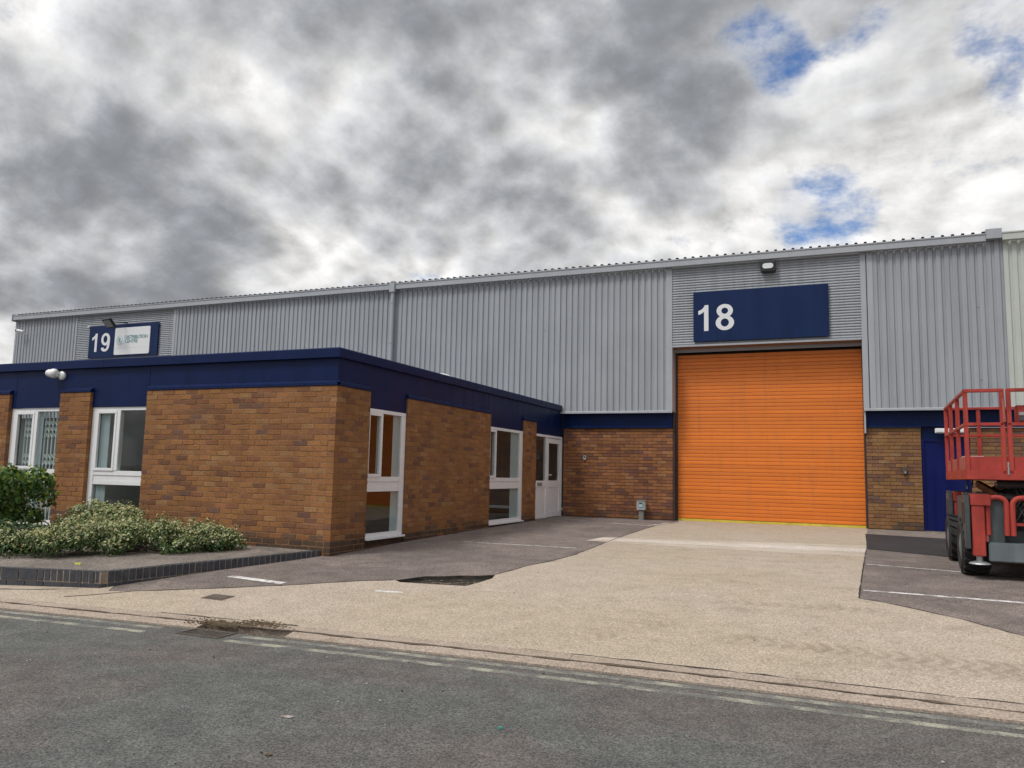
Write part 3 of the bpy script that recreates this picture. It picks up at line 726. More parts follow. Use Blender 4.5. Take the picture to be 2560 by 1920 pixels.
# ------------------------------------------------------------------ warehouse
YB, ZBB, ZCB, ZGB, ZGT = .18, 2.12, 2.4925, 5.871, 6.041
XL, XR = -27.62, 1.79
wparents = {}
for key, a, c, st, mo in (('WL', -7.6, -4.93, 'ware', 'mortar_dark'), ('WR', -.83, .199, 'pier', 'mortar_dark'), ('WX', 1.085, 4.2, 'pier', 'mortar_dark')):
    wparents[key] = MB().box(a+rc, c-rc, YB+.008, YB+.3, ZB, ZBB-.004).build('brick_wall', mo, ware)
    lay(key, (a, YB), (1, 0), (0, -1), c-a, ZB+.4, ZBB, st, {'WL': 21, 'WR': 33, 'WX': 35}[key])
b = emit_bricks(set(wparents), wparents, 300, skip=lambda q: q[1].translation.x > 1.6 or q[1].translation.z < -.03)
b.build('bricks', 'brick_mass', ware, kind='stuff')
# navy band with drip lip
for a, c in ((-7.6, -4.93), (-.83, 6.0)):
    MB().box(a, c, YB-.03, YB+.1, ZBB+.02, ZCB-.02).build('navy_band', 'navy', ware)
for a, c in ((-7.6, -4.94), (-.85, .2), (1.075, 6.0)):
    p = [(YB-.03, ZBB+.06), (YB-.055, ZBB+.045), (YB-.055, ZBB+.004), (YB-.03, ZBB+.004)]
    MB().extrude(p, a, c, lambda u, z, t: (t, u, z)).build('drip_flashing', 'navy', ware)
# vertical trapezoidal sheets, about six ribs each
def vsheet(x0, x1, z0, z1, m, par, pitch=.162, dp=.030):
    b = MB(); prof = []
    x = x0
    while x < x1-.02:
        for u, y in ((0, 0), (.56, 0), (.64, dp), (.92, dp), (1.0, 0)):
            xx = min(x+u*pitch, x1); prof.append((xx, y))
        x += pitch
    prof.append((x1, 0)); pr = [prof[0]]
    for q in prof[1:]:
        if q[0]-pr[-1][0] > 1e-4: pr.append(q)
    i = 0
    for a, c in zip(pr, pr[1:]): b.quad((a[0], a[1], z0), (c[0], c[1], z0), (c[0], c[1], z1), (a[0], a[1], z1))
    o = b.build('cladding_sheet', m, par); return o
def run(x0, x1, z0, z1, m, par):
    ribs = round((x1-x0)/.150); pt = (x1-x0)/ribs; k = 0
    while k < ribs:                       # six ribs to a sheet, the last one cut to fit
        n = min(6, ribs-k); vsheet(x0+k*pt, x0+(k+n)*pt-(.0012 if k+n < ribs else 0), z0, z1, m, par, pitch=pt, dp=.027); k += n
run(XL+.08, -24.68, ZCB, ZGB+.05, 'cladding', ware); run(-20.28, -12.45, ZCB, ZGB+.05, 'cladding', ware); run(-12.45, -5.04, ZCB, ZGB+.05, 'cladding', ware); run(-.62, XR, ZCB, ZGB+.05, 'cladding', ware)
MB().box(XL+.05, XR+4, .045, .10, ZCB, ZGB+.1).build('inner_lining', 'black_void', ware) if False else None
for a, c in ((XL+.05, -4.95), (-.80, XR)): MB().box(a, c, .06, .12, ZCB, ZGB+.06).build('liner_panel', 'cladding', ware)
MB().box(-4.949, -.801, .06, .12, 4.03, ZGB+.06).build('liner_panel', 'cladding', ware)
def hsheet(x0, x1, z0, z1):
    b = MB(); p = .0605; n = round((z1-z0)/p); p = (z1-z0)/n; prof = []
    for k in range(n):
        for u, y in ((0, .022), (.22, .004), (.34, 0), (.62, 0), (.74, .004), (1, .022)): prof.append((z0+(k+u)*p, y))
    for a, c in zip(prof, prof[1:]):
        if c[0]-a[0] > 1e-5: b.quad((x0, a[1], a[0]), (x1, a[1], a[0]), (x1, c[1], c[0]), (x0, c[1], c[0]))
    return b.build('profiled_panel', 'cladding', ware)
hsheet(-4.90, -.866, 4.03, ZGB+.03); hsheet(-24.60, -20.373, 2.7, ZGB+.03)
# trims
for a, c, z0 in ((-5.04, -4.90, ZCB-.02), (-.866, -.755, ZCB-.02), (-.735, -.62, ZCB), (-24.68, -24.60, ZCB), (-20.373, -20.28, ZCB), (XL, XL+.08, ZCB)):
    MB().box(a, c, -.012, .06, z0, ZGB).build('edge_trim', 'trim_grey', ware)
for a, c in ((-17, -4.90), (-.866, XR)):
    p = [(.0, ZCB+.025), (-.022, ZCB+.012), (-.022, ZCB-.028), (.05, ZCB-.028), (.05, ZCB+.025)]
    MB().extrude(p, a, c, lambda u, z, t: (t, u, z)).build('base_flashing', 'trim_grey', ware)
b = MB()
for zz in (3.06, 4.55, 5.68):
    x = -20.2
    while x < XR:
        if not (-5.1 < x < -.6) and random.random() < .55: b.lathe([(.010, 0), (.010, .006), (.004, .010)], 6, Matrix.Translation((x+.129, .0295, zz)) @ Matrix.Rotation(R_(90), 4, 'X'))
        x += .324
b.build('fixings', 'black_metal', ware, kind='stuff')
# gutter
def gutter(x0, x1, m, par, name='gutter'):
    p = [(-.015, ZGB+.004), (-.11, ZGB), (-.125, ZGB+.012), (-.125, ZGT-.03), (-.138, ZGT-.025), (-.138, ZGT), (-.12, ZGT), (-.105, ZGT-.012), (-.105, ZGB+.025), (-.015, ZGB+.025)]
    return MB().extrude(p, x0, x1, lambda u, z, t: (t, u, z)).build(name, m, par)
for a, c in ((XL-.02, -12.45), (-12.446, 1.48)): gutter(a, c, 'trim_grey', ware)
MB().box(XL-.045, XL-.021, -.15, .12, ZGB-.03, ZGT+.05).build('gutter_end', 'trim_grey', ware)
MB().box(XL-.06, XL-.02, .121, 18, ZGB-.03, ZGT+1.5).build('verge_trim', 'trim_grey', ware) if False else None
# roof sheet ribs
def roof(x0, x1, m, par):
    b = MB(); x = x0; prof = []
    while x < x1-1e-3:
        for u, h in ((0, 0), (.50, 0), (.66, .052), (.84, .052), (.98, 0)): prof.append((x+u*.183, h))
        x += .183
    prof.append((x1, 0)); sl = math.tan(R_(6))
    for a, c in zip(prof, prof[1:]):
        b.quad((a[0], -.06, ZGT+.006+a[1]), (c[0], -.06, ZGT+.006+c[1]), (c[0], 16, ZGT+.006+c[1]+16.06*sl), (a[0], 16, ZGT+.006+a[1]+16.06*sl))
    o = b.build('roof', m, par)
    return o
roof(XL+.02, XR-.3, 'roof_sheet', ware)
b = MB(); x = XL+.02
while x < XR-.35:      # profile fillers closing the rib ends
    b.box(x+.58*.183, x+.90*.183, -.062, -.055, ZGT-.02, ZGT+.054); x += .183
b.build('rib_fillers', 'black_void', ware, kind='stuff')
MB().box(1.485, 1.765, -.13, 10, ZGB+.05, 6.125).build('party_wall_cap', 'trim_grey', ware, bevel=.004)
MB().extrude([(.125, ZB), (15.9, ZB), (15.9, ZGT+1.6), (.125, ZGT-.03)], XL, XL+.1, lambda u, z, t: (t, u, z)).build('end_wall', 'cladding', ware)
MB().box(XL, XR, 16, 16.1, ZB, ZGT+1.65).build('rear_wall', 'cladding', ware)
# downpipe with hopper
dpipe = MB().tube([(-12.45, -.085, 5.95), (-12.45, -.085, 2.5)], .055, 12); dpo = dpipe.build('downpipe', 'trim_grey', ware, smooth=False)
MB().box(-12.535, -12.365, -.165, -.01, 5.80, 6.055).build('hopper', 'trim_grey', dpo, bevel=.006)
MB().lathe([(.075, 0), (.082, .03), (.05, .06)], 14, Matrix.Translation((-12.45, -.09, 6.056))).build('hopper_cap', 'trim_grey', dpo)
for z in (3.0, 4.4, 5.5): MB().lathe([(.063, 0), (.063, .03)], 12, Matrix.Translation((-12.45, -.085, z))).build('collar', 'trim_grey', dpo)
# shutter opening
SY = .40
head = MB().box(-4.90, -.866, -.022, .05, 3.985, 4.028).build('door_head_trim', 'trim_grey', ware)
MB().box(-4.90, -.866, .051, .30, 3.975, 4.02).build('soffit', 'soffit', ware)
MB().box(-4.90, -.866, .301, .33, 3.90, 4.02).build('head_angle', 'trim_grey', ware)
MB().box(-4.97, -.80, .46, .9, 3.80, 4.5).build('shutter_housing', 'black_void', ware)
MB().box(-4.949, -4.90, -.01, .06, ZCB-.02, 3.984).build('jamb_trim', 'trim_grey', ware) if False else None
MB().box(-4.925, -4.895, .061, .349, ZCB, 3.97).build('jamb', 'trim_grey', ware)
MB().box(-4.925, -4.895, YB+.02, .349, 0, ZCB-.001).build('jamb', 'steel_dark', ware)
for a, c in ((-4.93, -4.845), (-.875, -.80)):
    MB().box(a, c, SY-.05, SY+.06, -.02, 3.95).build('shutter_guide', 'steel_dark', ware, bevel=.004)
MB().box(-.862, -.83, .061, .36, 2.0, 4.0).build('jamb', 'trim_grey', ware)
rs = MB().box(-4.86, -.86, SY+.03, SY+.05, 0, 3.97).build('roller_shutter', 'black_void', ware)
sh = .0825; prof = [(.008, .000), (.008, .004), (-.006, .006), (-.0085, .012), (-.009, .040), (-.0085, .072), (-.006, .078), (.004, .080), (.008, .0825), (.03, .0825), (.03, 0)]
sb = MB().extrude(prof, -4.85, -.87, lambda u, z, t: (t, SY+u, z))
s0 = sb.build('slat', 'orange', rs); s0.location.z = .055
for k in range(1, 46):
    o = s0.copy(); COL.objects.link(o); o.parent = rs; o.location.z = .055+k*sh
MB().box(-4.85, -.87, SY-.02, SY+.028, -.005, .052).build('bottom_rail', 'yellow_rubber', rs, bevel=.006)
MB().box(-4.85, -.87, SY-.012, SY+.028, .053, .0549).build('rail_seam', 'steel_dark', rs)
# fire door
MB().box(.21, 1.075, YB+.05, YB+.09, 1.885, ZBB+.02).build('door_head_panel', 'navy', ware)
fd = MB().box(.262, 1.03, YB+.055, YB+.10, .012, 1.835).build('fire_door', 'navy_door', ware, bevel=.003)
b = MB()
for q in ((.2, .26, 0, 1.884), (1.032, 1.084, 0, 1.884)): b.box(q[0], q[1], YB+.03, YB+.12, q[2], q[3])
b.box(.2605, 1.0315, YB+.03, YB+.12, 1.838, 1.884); b.build('door_lining', 'navy_door', ware, bevel=.002)
MB().box(.985, 1.005, YB+.03, YB+.055, .88, 1.03).build('pull_handle', 'galv', fd, bevel=.003)
for z in (.3, 1.6): MB().tube([(.262, YB+.05, z-.05), (.262, YB+.05, z+.05)], .009, 8).build('hinge', 'navy_door', fd)
MB().box(.2, 1.084, YB-.03, YB+.12, -.03, .01).build('door_step', 'apron', ware)

# neighbouring unit to the right
nb = thing('neighbour_unit', 'pale greenish white clad unit adjoining the grey warehouse at far right', 'building')
run(XR+.002, 9.6, ZCB, ZGB+.05, 'cladding_pale', nb)
MB().box(XR+.002, 9.6, .06, .12, ZCB, ZGB+.06).build('liner_panel', 'cladding_pale', nb)
gutter(1.77, 9.6, 'cladding_pale', nb); 
MB().box(4.21, 9.6, YB, YB+.3, ZB, ZCB).build('base_wall', 'navy', nb)
MB().box(XR, 9.6, -.02, 16, ZGT-.02, ZGT+.002).build('roof', 'roof_sheet', nb)

# ------------------------------------------------------------------ signs and lettering
def flat(polys, name, m, parent, x0, z0, sx_, y, th=.006):
    """polys: closed outlines in a unit square (holes after the outline) -> extruded letter on the plane y"""
    cu = bpy.data.curves.new(name, 'CURVE'); cu.dimensions = '2D'; cu.fill_mode = 'BOTH'; cu.extrude = th/2
    for pl in polys:
        sp = cu.splines.new('POLY'); sp.points.add(len(pl)-1); sp.use_cyclic_u = True
        for q, (a, c) in zip(sp.points, pl): q.co = (a*sx_, c*sx_, 0, 1)
    tmp = bpy.data.objects.new('tmp', cu); COL.objects.link(tmp)
    dg = bpy.context.evaluated_depsgraph_get(); me = bpy.data.meshes.new_from_object(tmp.evaluated_get(dg)); bpy.data.objects.remove(tmp)
    me.materials.clear(); me.materials.append(M[m])
    o = bpy.data.objects.new(name, me); COL.objects.link(o); o.parent = parent
    o.rotation_euler = (R_(90), 0, 0); o.location = (x0, y, z0); return o
def ell(cx, cy, rx, ry, n=40, a0=0, a1=360): return [(cx+rx*math.cos(R_(a0+(a1-a0)*k/n)), cy+ry*math.sin(R_(a0+(a1-a0)*k/n))) for k in range(n if a1-a0 == 360 else n+1)]
ONE = [[(.235, 0), (.40, 0), (.40, 1.0), (.265, 1.0), (.235, .93), (.18, .865), (.10, .815), (.02, .785), (.02, .635), (.10, .66), (.17, .70), (.235, .75)]]
def eight():
    L = []
    for k in range(60):
        z = k/59; up = max(0, 1-((z-.745)/.258)**2); lo = max(0, 1-((z-.285)/.288)**2)
        L.append((max(.30*math.sqrt(up), .338*math.sqrt(lo), .19 if .45 < z < .62 else 0), z))
    pts = [(.34+a, z) for a, z in L] + [(.34-a, z) for a, z in reversed(L)]
    return [pts, ell(.34, .742, .125, .118), ell(.34, .29, .15, .155)]
def nine():
    o = ell(.33, .675, .325, .325, 40, -20, 228)
    out = ell(.33, .66, .32, .34, 44, 0, 292)       # top bowl, counter-clockwise from the right
    tail = [(.475, .40), (.47, .30), (.44, .20), (.39, .145), (.31, .125), (.235, .15), (.20, .22), (.03, .20), (.06, .10), (.13, .03), (.22, 0), (.31, -.01), (.43, .01), (.53, .075), (.60, .18), (.64, .32), (.655, .5), (.652, .62)]
    return [out+tail, ell(.315, .665, .145, .195)]
def sign(name, x0, x1, z0, z1, label):
    t = thing(name, label, 'sign')
    MB().box(x0, x1, -.055, -.02, z0, z1).build('sign_board', 'navy_sign', t, bevel=.003)
    b = MB()
    for u in (.15, .85): b.box(x0+(x1-x0)*u-.02, x0+(x1-x0)*u+.02, -.0195, .02, z0+.1, z1-.1)
    b.build('batten', 'trim_grey', t); return t
s18 = sign('unit_sign', -4.402, -1.503, 4.085, 5.243, 'navy sign board reading 18 in white above the orange shutter')
flat(ONE, 'digit_one', 'white_letter', s18, -4.30, 4.325, .60, -.0585); flat(eight(), 'digit_eight', 'white_letter', s18, -3.90, 4.325, .60, -.0585)
s19 = sign('unit_sign', -23.94, -20.93, 4.42, 5.463, 'navy sign board reading 19 beside a white panel at the left end')
flat(ONE, 'digit_one', 'white_letter', s19, -23.80, 4.62, .60, -.0585); flat(nine(), 'digit_nine', 'white_letter', s19, -23.38, 4.62, .60, -.0585)
wb = thing('company_panel', 'white rounded panel reading DISTRIBUTION CENTRE on the 19 sign', 'sign')
def rrect(x0, x1, z0, z1, r):
    return [p for cx_, cz_, a in ((x1-r, z1-r, 0), (x0+r, z1-r, 90), (x0+r, z0+r, 180), (x1-r, z0+r, 270)) for p in ell(cx_, cz_, r, r, 6, a, a+90)]
MB().extrude(rrect(-22.76, -21.25, 4.485, 5.355, .05), -.075, -.056, lambda u, z, t: (u, t, z)).build('panel', 'white_letter', wb)
def text(s, x, z, size, m, par):
    cu = bpy.data.curves.new('lettering', 'FONT'); cu.body = s; cu.size = size; cu.extrude = .002; cu.offset = .0015; cu.space_character = .93
    tmp = bpy.data.objects.new('tmp', cu); COL.objects.link(tmp)
    dg = bpy.context.evaluated_depsgraph_get(); me = bpy.data.meshes.new_from_object(tmp.evaluated_get(dg)); bpy.data.objects.remove(tmp)
    me.materials.clear(); me.materials.append(M[m]); o = bpy.data.objects.new('lettering', me); COL.objects.link(o); o.parent = par
    o.rotation_euler = (R_(90), 0, 0); o.location = (x, -.078, z); return o
text('DISTRIBUTION', -22.30, 4.985, .155, 'teal_print', wb); text('CENTRE', -22.30, 4.855, .155, 'teal_print', wb)
MB().box(-22.345, -22.335, -.0775, -.0755, 4.80, 5.12).build('divider', 'teal_print', wb)
MB().box(-22.70, -21.31, -.0765, -.0755, 4.695, 4.70).build('rule', 'grey_print', wb)
flat([ell(0, 0, .135, .155, 48), ell(0, 0, .118, .137, 48)], 'emblem_ring', 'teal_pale', wb, -22.53, 4.955, 1, -.0775, .003)
flat([ell(-.02, .05, .075, .05, 24)], 'emblem_shape', 'teal_pale', wb, -22.53, 4.955, 1, -.0775, .003); flat([ell(.03, -.06, .05, .055, 24)], 'emblem_shape', 'teal_pale', wb, -22.53, 4.955, 1, -.0775, .003)
flat([ell(-.02, .0, .022, .06, 16)], 'emblem_shape', 'teal_print', wb, -22.53, 4.955, 1, -.0785, .003)

# ------------------------------------------------------------------ fittings
def at(x, y, z, rx=0, ry=0, rz=0): return Matrix.Translation((x, y, z)) @ Matrix.Rotation(R_(rz), 4, 'Z') @ Matrix.Rotation(R_(ry), 4, 'Y') @ Matrix.Rotation(R_(rx), 4, 'X')
t = thing('bulkhead_lamp', 'black rectangular wall lamp with oval white lens above the 18 sign', 'lamp')
MB().box(-2.90, -2.575, -.13, -.001, 5.585, 5.835).build('housing', 'black_metal', t, bevel=.018)
MB().extrude(rrect(-2.855, -2.625, 5.655, 5.775, .058), -.15, -.1301, lambda u, z, q: (u, q, z)).build('lens', 'lens', t, bevel=.006)
t = thing('floodlight', 'black LED floodlight tilted down on a bracket above the 19 sign', 'lamp')
mf = at(-22.62, -.45, 5.44, rx=42, rz=-10)
MB().box(-.23, .23, -.03, .03, -.16, .16, mf).build('housing', 'black_metal', t, bevel=.01)
MB().box(-.19, .19, -.036, -.0301, -.12, .12, mf).build('lens', 'grey_glass', t)
b = MB()
for k in range(7): b.box(-.18+k*.06-.006, -.18+k*.06+.006, .0301, .06, -.14, .14, mf)
b.build('cooling_fins', 'black_metal', t, kind='stuff')
MB().tube([(-22.45, -.42, 5.44), (-22.38, -.2, 5.50), (-22.35, .02, 5.52)], .018, 8).build('bracket', 'black_metal', t)
t = thing('motion_sensor', 'tiny white motion sensor at the top corner of the 19 sign', 'sensor')
MB().box(-24.02, -23.95, -.09, .02, 5.42, 5.50).build('housing', 'upvc', t, bevel=.012); MB().lathe([(.025, 0), (.022, .015), (.008, .024)], 10, at(-23.985, -.09, 5.44, rx=90)).build('eye', 'lens', t)
t = thing('bullet_camera', 'small white bullet camera at the far left end of the warehouse', 'camera')
MB().lathe([(.03, 0), (.05, .02), (.05, .24), (.042, .25)], 12, at(-27.0, -.15, 5.44, ry=-80, rz=18)).build('body', 'upvc', t, smooth=False)
MB().lathe([(.044, 0), (.044, .02)], 12, at(-27.24, -.235, 5.48, ry=-80, rz=18)).build('lens_hood', 'black_metal', t)
MB().tube([(-27.02, 0, 5.36), (-27.02, -.12, 5.38), (-27.03, -.15, 5.43)], .022, 8).build('bracket', 'upvc', t)
t = thing('security_camera', 'white rounded security camera on the navy office fascia near the left edge', 'camera')
MB().lathe([(.075, 0), (.075, .03), (.05, .05)], 16, at(-13.03, FY, 2.43, rx=90)).build('base', 'upvc', t)
MB().lathe([(.03, -.05), (.06, -.042), (.078, -.015), (.078, .03), (.074, .04), (.068, .045), (.062, .09), (.045, .125), (.015, .14)], 18, at(-13.09, YO-.06, 2.452, ry=-86, rz=22)).build('body', 'upvc', t, smooth=True)
t = thing('intercom', 'small grey intercom box on the brick wall beside the white door', 'intercom')
MB().box(-7.085, -7.015, YB-.035, YB-.001, 1.36, 1.46).build('housing', 'plate', t, bevel=.005); MB().box(-7.07, -7.03, YB-.038, YB-.0352, 1.41, 1.445).build('button', 'black_metal', t)
t = thing('marker_post', 'squat grey marker post with pale box head in front of the brick wall', 'post')
MB().box(-5.69, -5.575, .02, .12, -.06, .215).build('post', 'post_grey', t, bevel=.008)
hb = MB().box(-5.73, -5.535, -.01, .13, .216, .43).build('head_box', 'plate', t, bevel=.012)
MB().box(-5.70, -5.565, -.016, -.0102, .27, .40).build('face_plate', 'galv', hb, bevel=.002); MB().box(-5.665, -5.60, -.02, -.0165, .365, .385).build('slot', 'black_metal', hb); MB().box(-5.67, -5.595, -.02, -.0165, .29, .345).build('dial', 'teal_pale', hb)
MB().box(-5.74, -5.525, -.02, .14, .431, .445).build('cap', 'galv', hb, bevel=.003)
t = thing('key_box', 'small dark metal key box on the brick pier right of the shutter', 'box')
MB().extrude([(-.175, 1.30), (-.10, 1.31), (-.075, 1.24), (-.085, 1.15), (-.15, 1.15)], YB-.07, YB-.001, lambda u, z, q: (u, q, z)).build('housing', 'iron', t, bevel=.006)
MB().box(-.13, -.10, YB-.078, YB-.071, 1.17, 1.21).build('lock', 'galv', t)
t = thing('batten_light', 'white batten light fitting mounted over the navy fire door', 'lamp')
MB().box(.455, 1.0, YB-.11, YB-.031, 2.0, 2.10).build('body', 'upvc', t, bevel=.01); MB().box(.47, .985, YB-.125, YB-.1101, 2.015, 2.06).build('diffuser', 'lens', t, bevel=.006)
MB().tube([(.74, YB-.06, 2.0), (.75, YB-.05, 1.9), (.735, YB-.03, 1.72)], .008, 6).build('cable', 'upvc', t)

# ------------------------------------------------------------------ planter and shrubs
def soil_z(x, y): return -.092 + .025*(y+9.2) - .006*(x+8.6)*(x < -8.6)
PC = (-8.623, -11.904); PW = (-7.735, -9.25); PFv = Vector((-9.786-PC[0], -12.198-PC[1])).normalized(); PF = (PC[0]+PFv.x*9, PC[1]+PFv.y*9)
pl = thing('planter_kerb', 'low kerb of dark blue bricks edging the raised shrub bed', 'kerb')
def pedge(a, c, inward, n_up, seglen, name, front):
    a = Vector(a); c = Vector(c); d = (c-a); L = d.length; d.normalize(); nrm = Vector((d.y, -d.x)) if not inward else Vector((-d.y, d.x))
    u = 0.; first = True; dt = .004
    while u < L-.02:
        big = front and u > .75
        bl = .44 if big and u > 1.0 else (.215 if big else .066)
        bl = min(bl, L-u); p = a+d*u; q = a+d*(u+bl); jt = random.uniform(-.003, .003)
        b = MB()
        vs = []
        for pt in (p, q):
            for off in (0+jt, -.105):
                r = pt+nrm*off; vs.append((r.x, r.y))
        zt0, zt1 = soil_z(*p)+.008, soil_z(*q)+.008; zb0, zb1 = max(gz(*p)-.05, zt0-.115), max(gz(*q)-.05, zt1-.115)
        b.v = [(vs[0][0], vs[0][1], zb0), (vs[2][0], vs[2][1], zb1), (vs[3][0], vs[3][1], zb1), (vs[1][0], vs[1][1], zb0), (vs[0][0], vs[0][1], zt0), (vs[2][0], vs[2][1], zt1), (vs[3][0], vs[3][1], zt1), (vs[1][0], vs[1][1], zt0)]
        b.f = [(3, 2, 1, 0), (4, 5, 6, 7), (0, 1, 5, 4), (1, 2, 6, 5), (2, 3, 7, 6), (3, 0, 4, 7)]
        b.build('brick', 'blue_brick', pl, bevel=.004)
        u += bl+.010
    # lower course
    u = 0.
    while u < L-.02:
        bl = min(.44 if (front and u > 1.0) else .215, L-u); p = a+d*u; q = a+d*(u+bl); z1 = min(soil_z(*p), soil_z(*q))+.008-.125
        if z1 > gz(*p)-.02:
            b = MB(); r = [(p+nrm*dt), (q+nrm*dt), (q-nrm*.1), (p-nrm*.1)]; zt = [soil_z(*p)-.117, soil_z(*q)-.117, soil_z(*q)-.117, soil_z(*p)-.117]
            b.v = [(v.x, v.y, z-.075) for v, z in zip(r, zt)] + [(v.x, v.y, z) for v, z in zip(r, zt)]
            b.f = [(3, 2, 1, 0), (4, 5, 6, 7), (0, 1, 5, 4), (1, 2, 6, 5), (2, 3, 7, 6), (3, 0, 4, 7)]
            b.build('brick', 'blue_brick', pl, bevel=.004)
        u += bl+.010
    b = MB(); r = [a-nrm*.006, c-nrm*.006, c-nrm*.098, a-nrm*.098]
    zt = [soil_z(*a)+.003, soil_z(*c)+.003, soil_z(*c)+.003, soil_z(*a)+.003]
    b.v = [(v.x, v.y, z-.28) for v, z in zip(r, zt)] + [(v.x, v.y, z) for v, z in zip(r, zt)]; b.f = [(3, 2, 1, 0), (4, 5, 6, 7), (0, 1, 5, 4), (1, 2, 6, 5), (2, 3, 7, 6), (3, 0, 4, 7)]
    b.build('mortar_bed', 'mortar_pale', pl)
pedge(PC, PW, False, 1, .066, 'side', False)
pedge(PC, PF, True, 1, .066, 'front', True)
MB().extrude([(PC[0]-.0, PC[1]), (PC[0]-.03, PC[1]-.004), (PC[0]-.028, PC[1]+.08), (PC[0]+.028, PC[1]+.07)], gz(*PC)-.04, soil_z(*PC)+.004, lambda a, c, t: (a, c, t)).build('corner_mortar', 'mortar_pale', pl)
# paving top of the bed
bm_poly = [PC, PW, (-7.78, YO+.03), (-17.4, YO+.03), PF]
bm = bmesh.new(); inn = [(PC[0]-.085, PC[1]+.07), (PW[0]-.1, PW[1]), (-7.85, YO+.03), (-17.2, YO+.03), (PF[0], PF[1]+.1)]
bm.faces.new([bm.verts.new((x, y, 0)) for x, y in inn])
for k in range(1, 40):
    bmesh.ops.bisect_plane(bm, geom=bm.verts[:]+bm.edges[:]+bm.faces[:], plane_co=(-17.2+k*.3, 0, 0), plane_no=(1, 0, 0)); bmesh.ops.bisect_plane(bm, geom=bm.verts[:]+bm.edges[:]+bm.faces[:], plane_co=(0, -13.5+k*.2, 0), plane_no=(0, 1, 0))
for v in bm.verts: v.co.z = soil_z(v.co.x, v.co.y)+.004+random.uniform(-.004, .006)
me = bpy.data.meshes.new('bed_paving'); bm.to_mesh(me); bm.free(); me.materials.append(M['planter_paving']); o = bpy.data.objects.new('bed_paving', me); COL.objects.link(o); structure(o)

def foliage(clumps, n, size, palette, parent, name, up=.35, seed=1, ncols=None):
    rnd = random.Random(seed); b = MB(); b.c = []; tot = sum(c[3]**2 for c in clumps); done = 0
    for (cx_, cy_, cz_, r, sq) in clumps:
        m = int(n*r*r/tot)
        for k in range(m):
            th = rnd.random()*6.283; zz = rnd.uniform(-.75, 1); s_ = math.sqrt(1-zz*zz); nv = Vector((s_*math.cos(th), s_*math.sin(th), zz))
            rad = r*(1-abs(rnd.gauss(0, .2)))*rnd.uniform(.9, 1.12)
            if zz < 0 and rnd.random() < .45: continue
            p = Vector((cx_+nv.x*rad, cy_+nv.y*rad, cz_+nv.z*rad*sq))
            if p.z < soil_z(p.x, p.y)+.01 or p.y > YO-.03: continue
            nrm = (nv+Vector((rnd.gauss(0, .55), rnd.gauss(0, .55), up+rnd.gauss(0, .4)))).normalized()
            a = nrm.cross(Vector((rnd.gauss(0, 1), rnd.gauss(0, 1), rnd.gauss(0, .6)))).normalized(); c = nrm.cross(a)
            L = size*rnd.uniform(.65, 1.3); wd = L*rnd.uniform(.30, .40); top = .5+.5*nv.z
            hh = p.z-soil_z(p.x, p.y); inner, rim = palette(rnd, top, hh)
            if rnd.random() < .10: p += nv*rnd.uniform(.02, .09)
            i = len(b.v); bend_ = nrm*L*rnd.uniform(-.12, .18)
            pts = [p, p-a*L*.5, p-a*L*.12+c*wd-bend_*.4, p+a*L*.28+c*wd*.7-bend_*.5, p+a*L*.55-bend_, p+a*L*.28-c*wd*.7-bend_*.5, p-a*L*.12-c*wd-bend_*.4]
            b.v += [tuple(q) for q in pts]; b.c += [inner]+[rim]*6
            b.f += [(i, i+1+j, i+1+(j+1) % 6) for j in range(6)]
    return b.build(name, 'leaf', parent, kind='stuff')
def jit(c, rnd, k=.14): return tuple(max(.004, q*(1+rnd.uniform(-k, k))) for q in c)
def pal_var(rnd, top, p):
    if rnd.random() < (.10+.85*top*top)*min(1, .12+p/.32):  # cream new growth on top; low leaves darker, underside shade put into colour
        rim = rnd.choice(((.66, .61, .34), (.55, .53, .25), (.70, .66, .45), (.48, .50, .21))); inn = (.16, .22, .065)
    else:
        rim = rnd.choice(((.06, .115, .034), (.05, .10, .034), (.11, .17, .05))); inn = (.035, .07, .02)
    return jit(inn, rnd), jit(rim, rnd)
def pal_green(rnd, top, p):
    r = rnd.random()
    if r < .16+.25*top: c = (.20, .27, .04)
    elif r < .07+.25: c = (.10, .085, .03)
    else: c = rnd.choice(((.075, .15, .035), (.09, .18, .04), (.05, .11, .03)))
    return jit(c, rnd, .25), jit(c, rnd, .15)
def stems(par, cs, base, n, seed, thick=.008):
    rnd = random.Random(seed)
    for k in range(n):
        c = rnd.choice(cs); p0 = Vector((base[0]+rnd.gauss(0, base[2]), base[1]+rnd.gauss(0, base[3]), 0)); p0.z = soil_z(p0.x, p0.y)
        p1 = Vector((c[0], c[1], c[2])); mid = p0.lerp(p1, .5)+Vector((rnd.gauss(0, .05), rnd.gauss(0, .05), .03))
        MB().tube([p0, mid, p1], [thick*1.3, thick, thick*.4], 5).build('stem', 'bark', par)
def mound(pts, n, r0, r1, seed):
    rnd = random.Random(seed); out = []
    for k in range(n):
        (ax, ay, ah), (bx, by, bh), wd = rnd.choice(pts); t = rnd.random(); x = ax+(bx-ax)*t; y = ay+(by-ay)*t; h = ah+(bh-ah)*t
        a = rnd.random()*6.283; q = math.sqrt(rnd.random()); x += math.cos(a)*q*wd; y += math.sin(a)*q*wd; hh = h*math.sqrt(max(.05, 1-q*q*.75))
        r = rnd.uniform(r0, r1)
        if y > YO-.15: y = YO-.15-rnd.random()*.1
        out.append((x, y, soil_z(x, y)+max(r*.6, hh-r*.8)*(1 if rnd.random() < .7 else rnd.uniform(.3, 1)), r, .8))
    return out
v1 = thing('variegated_shrub', 'low spreading cream and green variegated shrub in front of the brick panel', 'shrub')
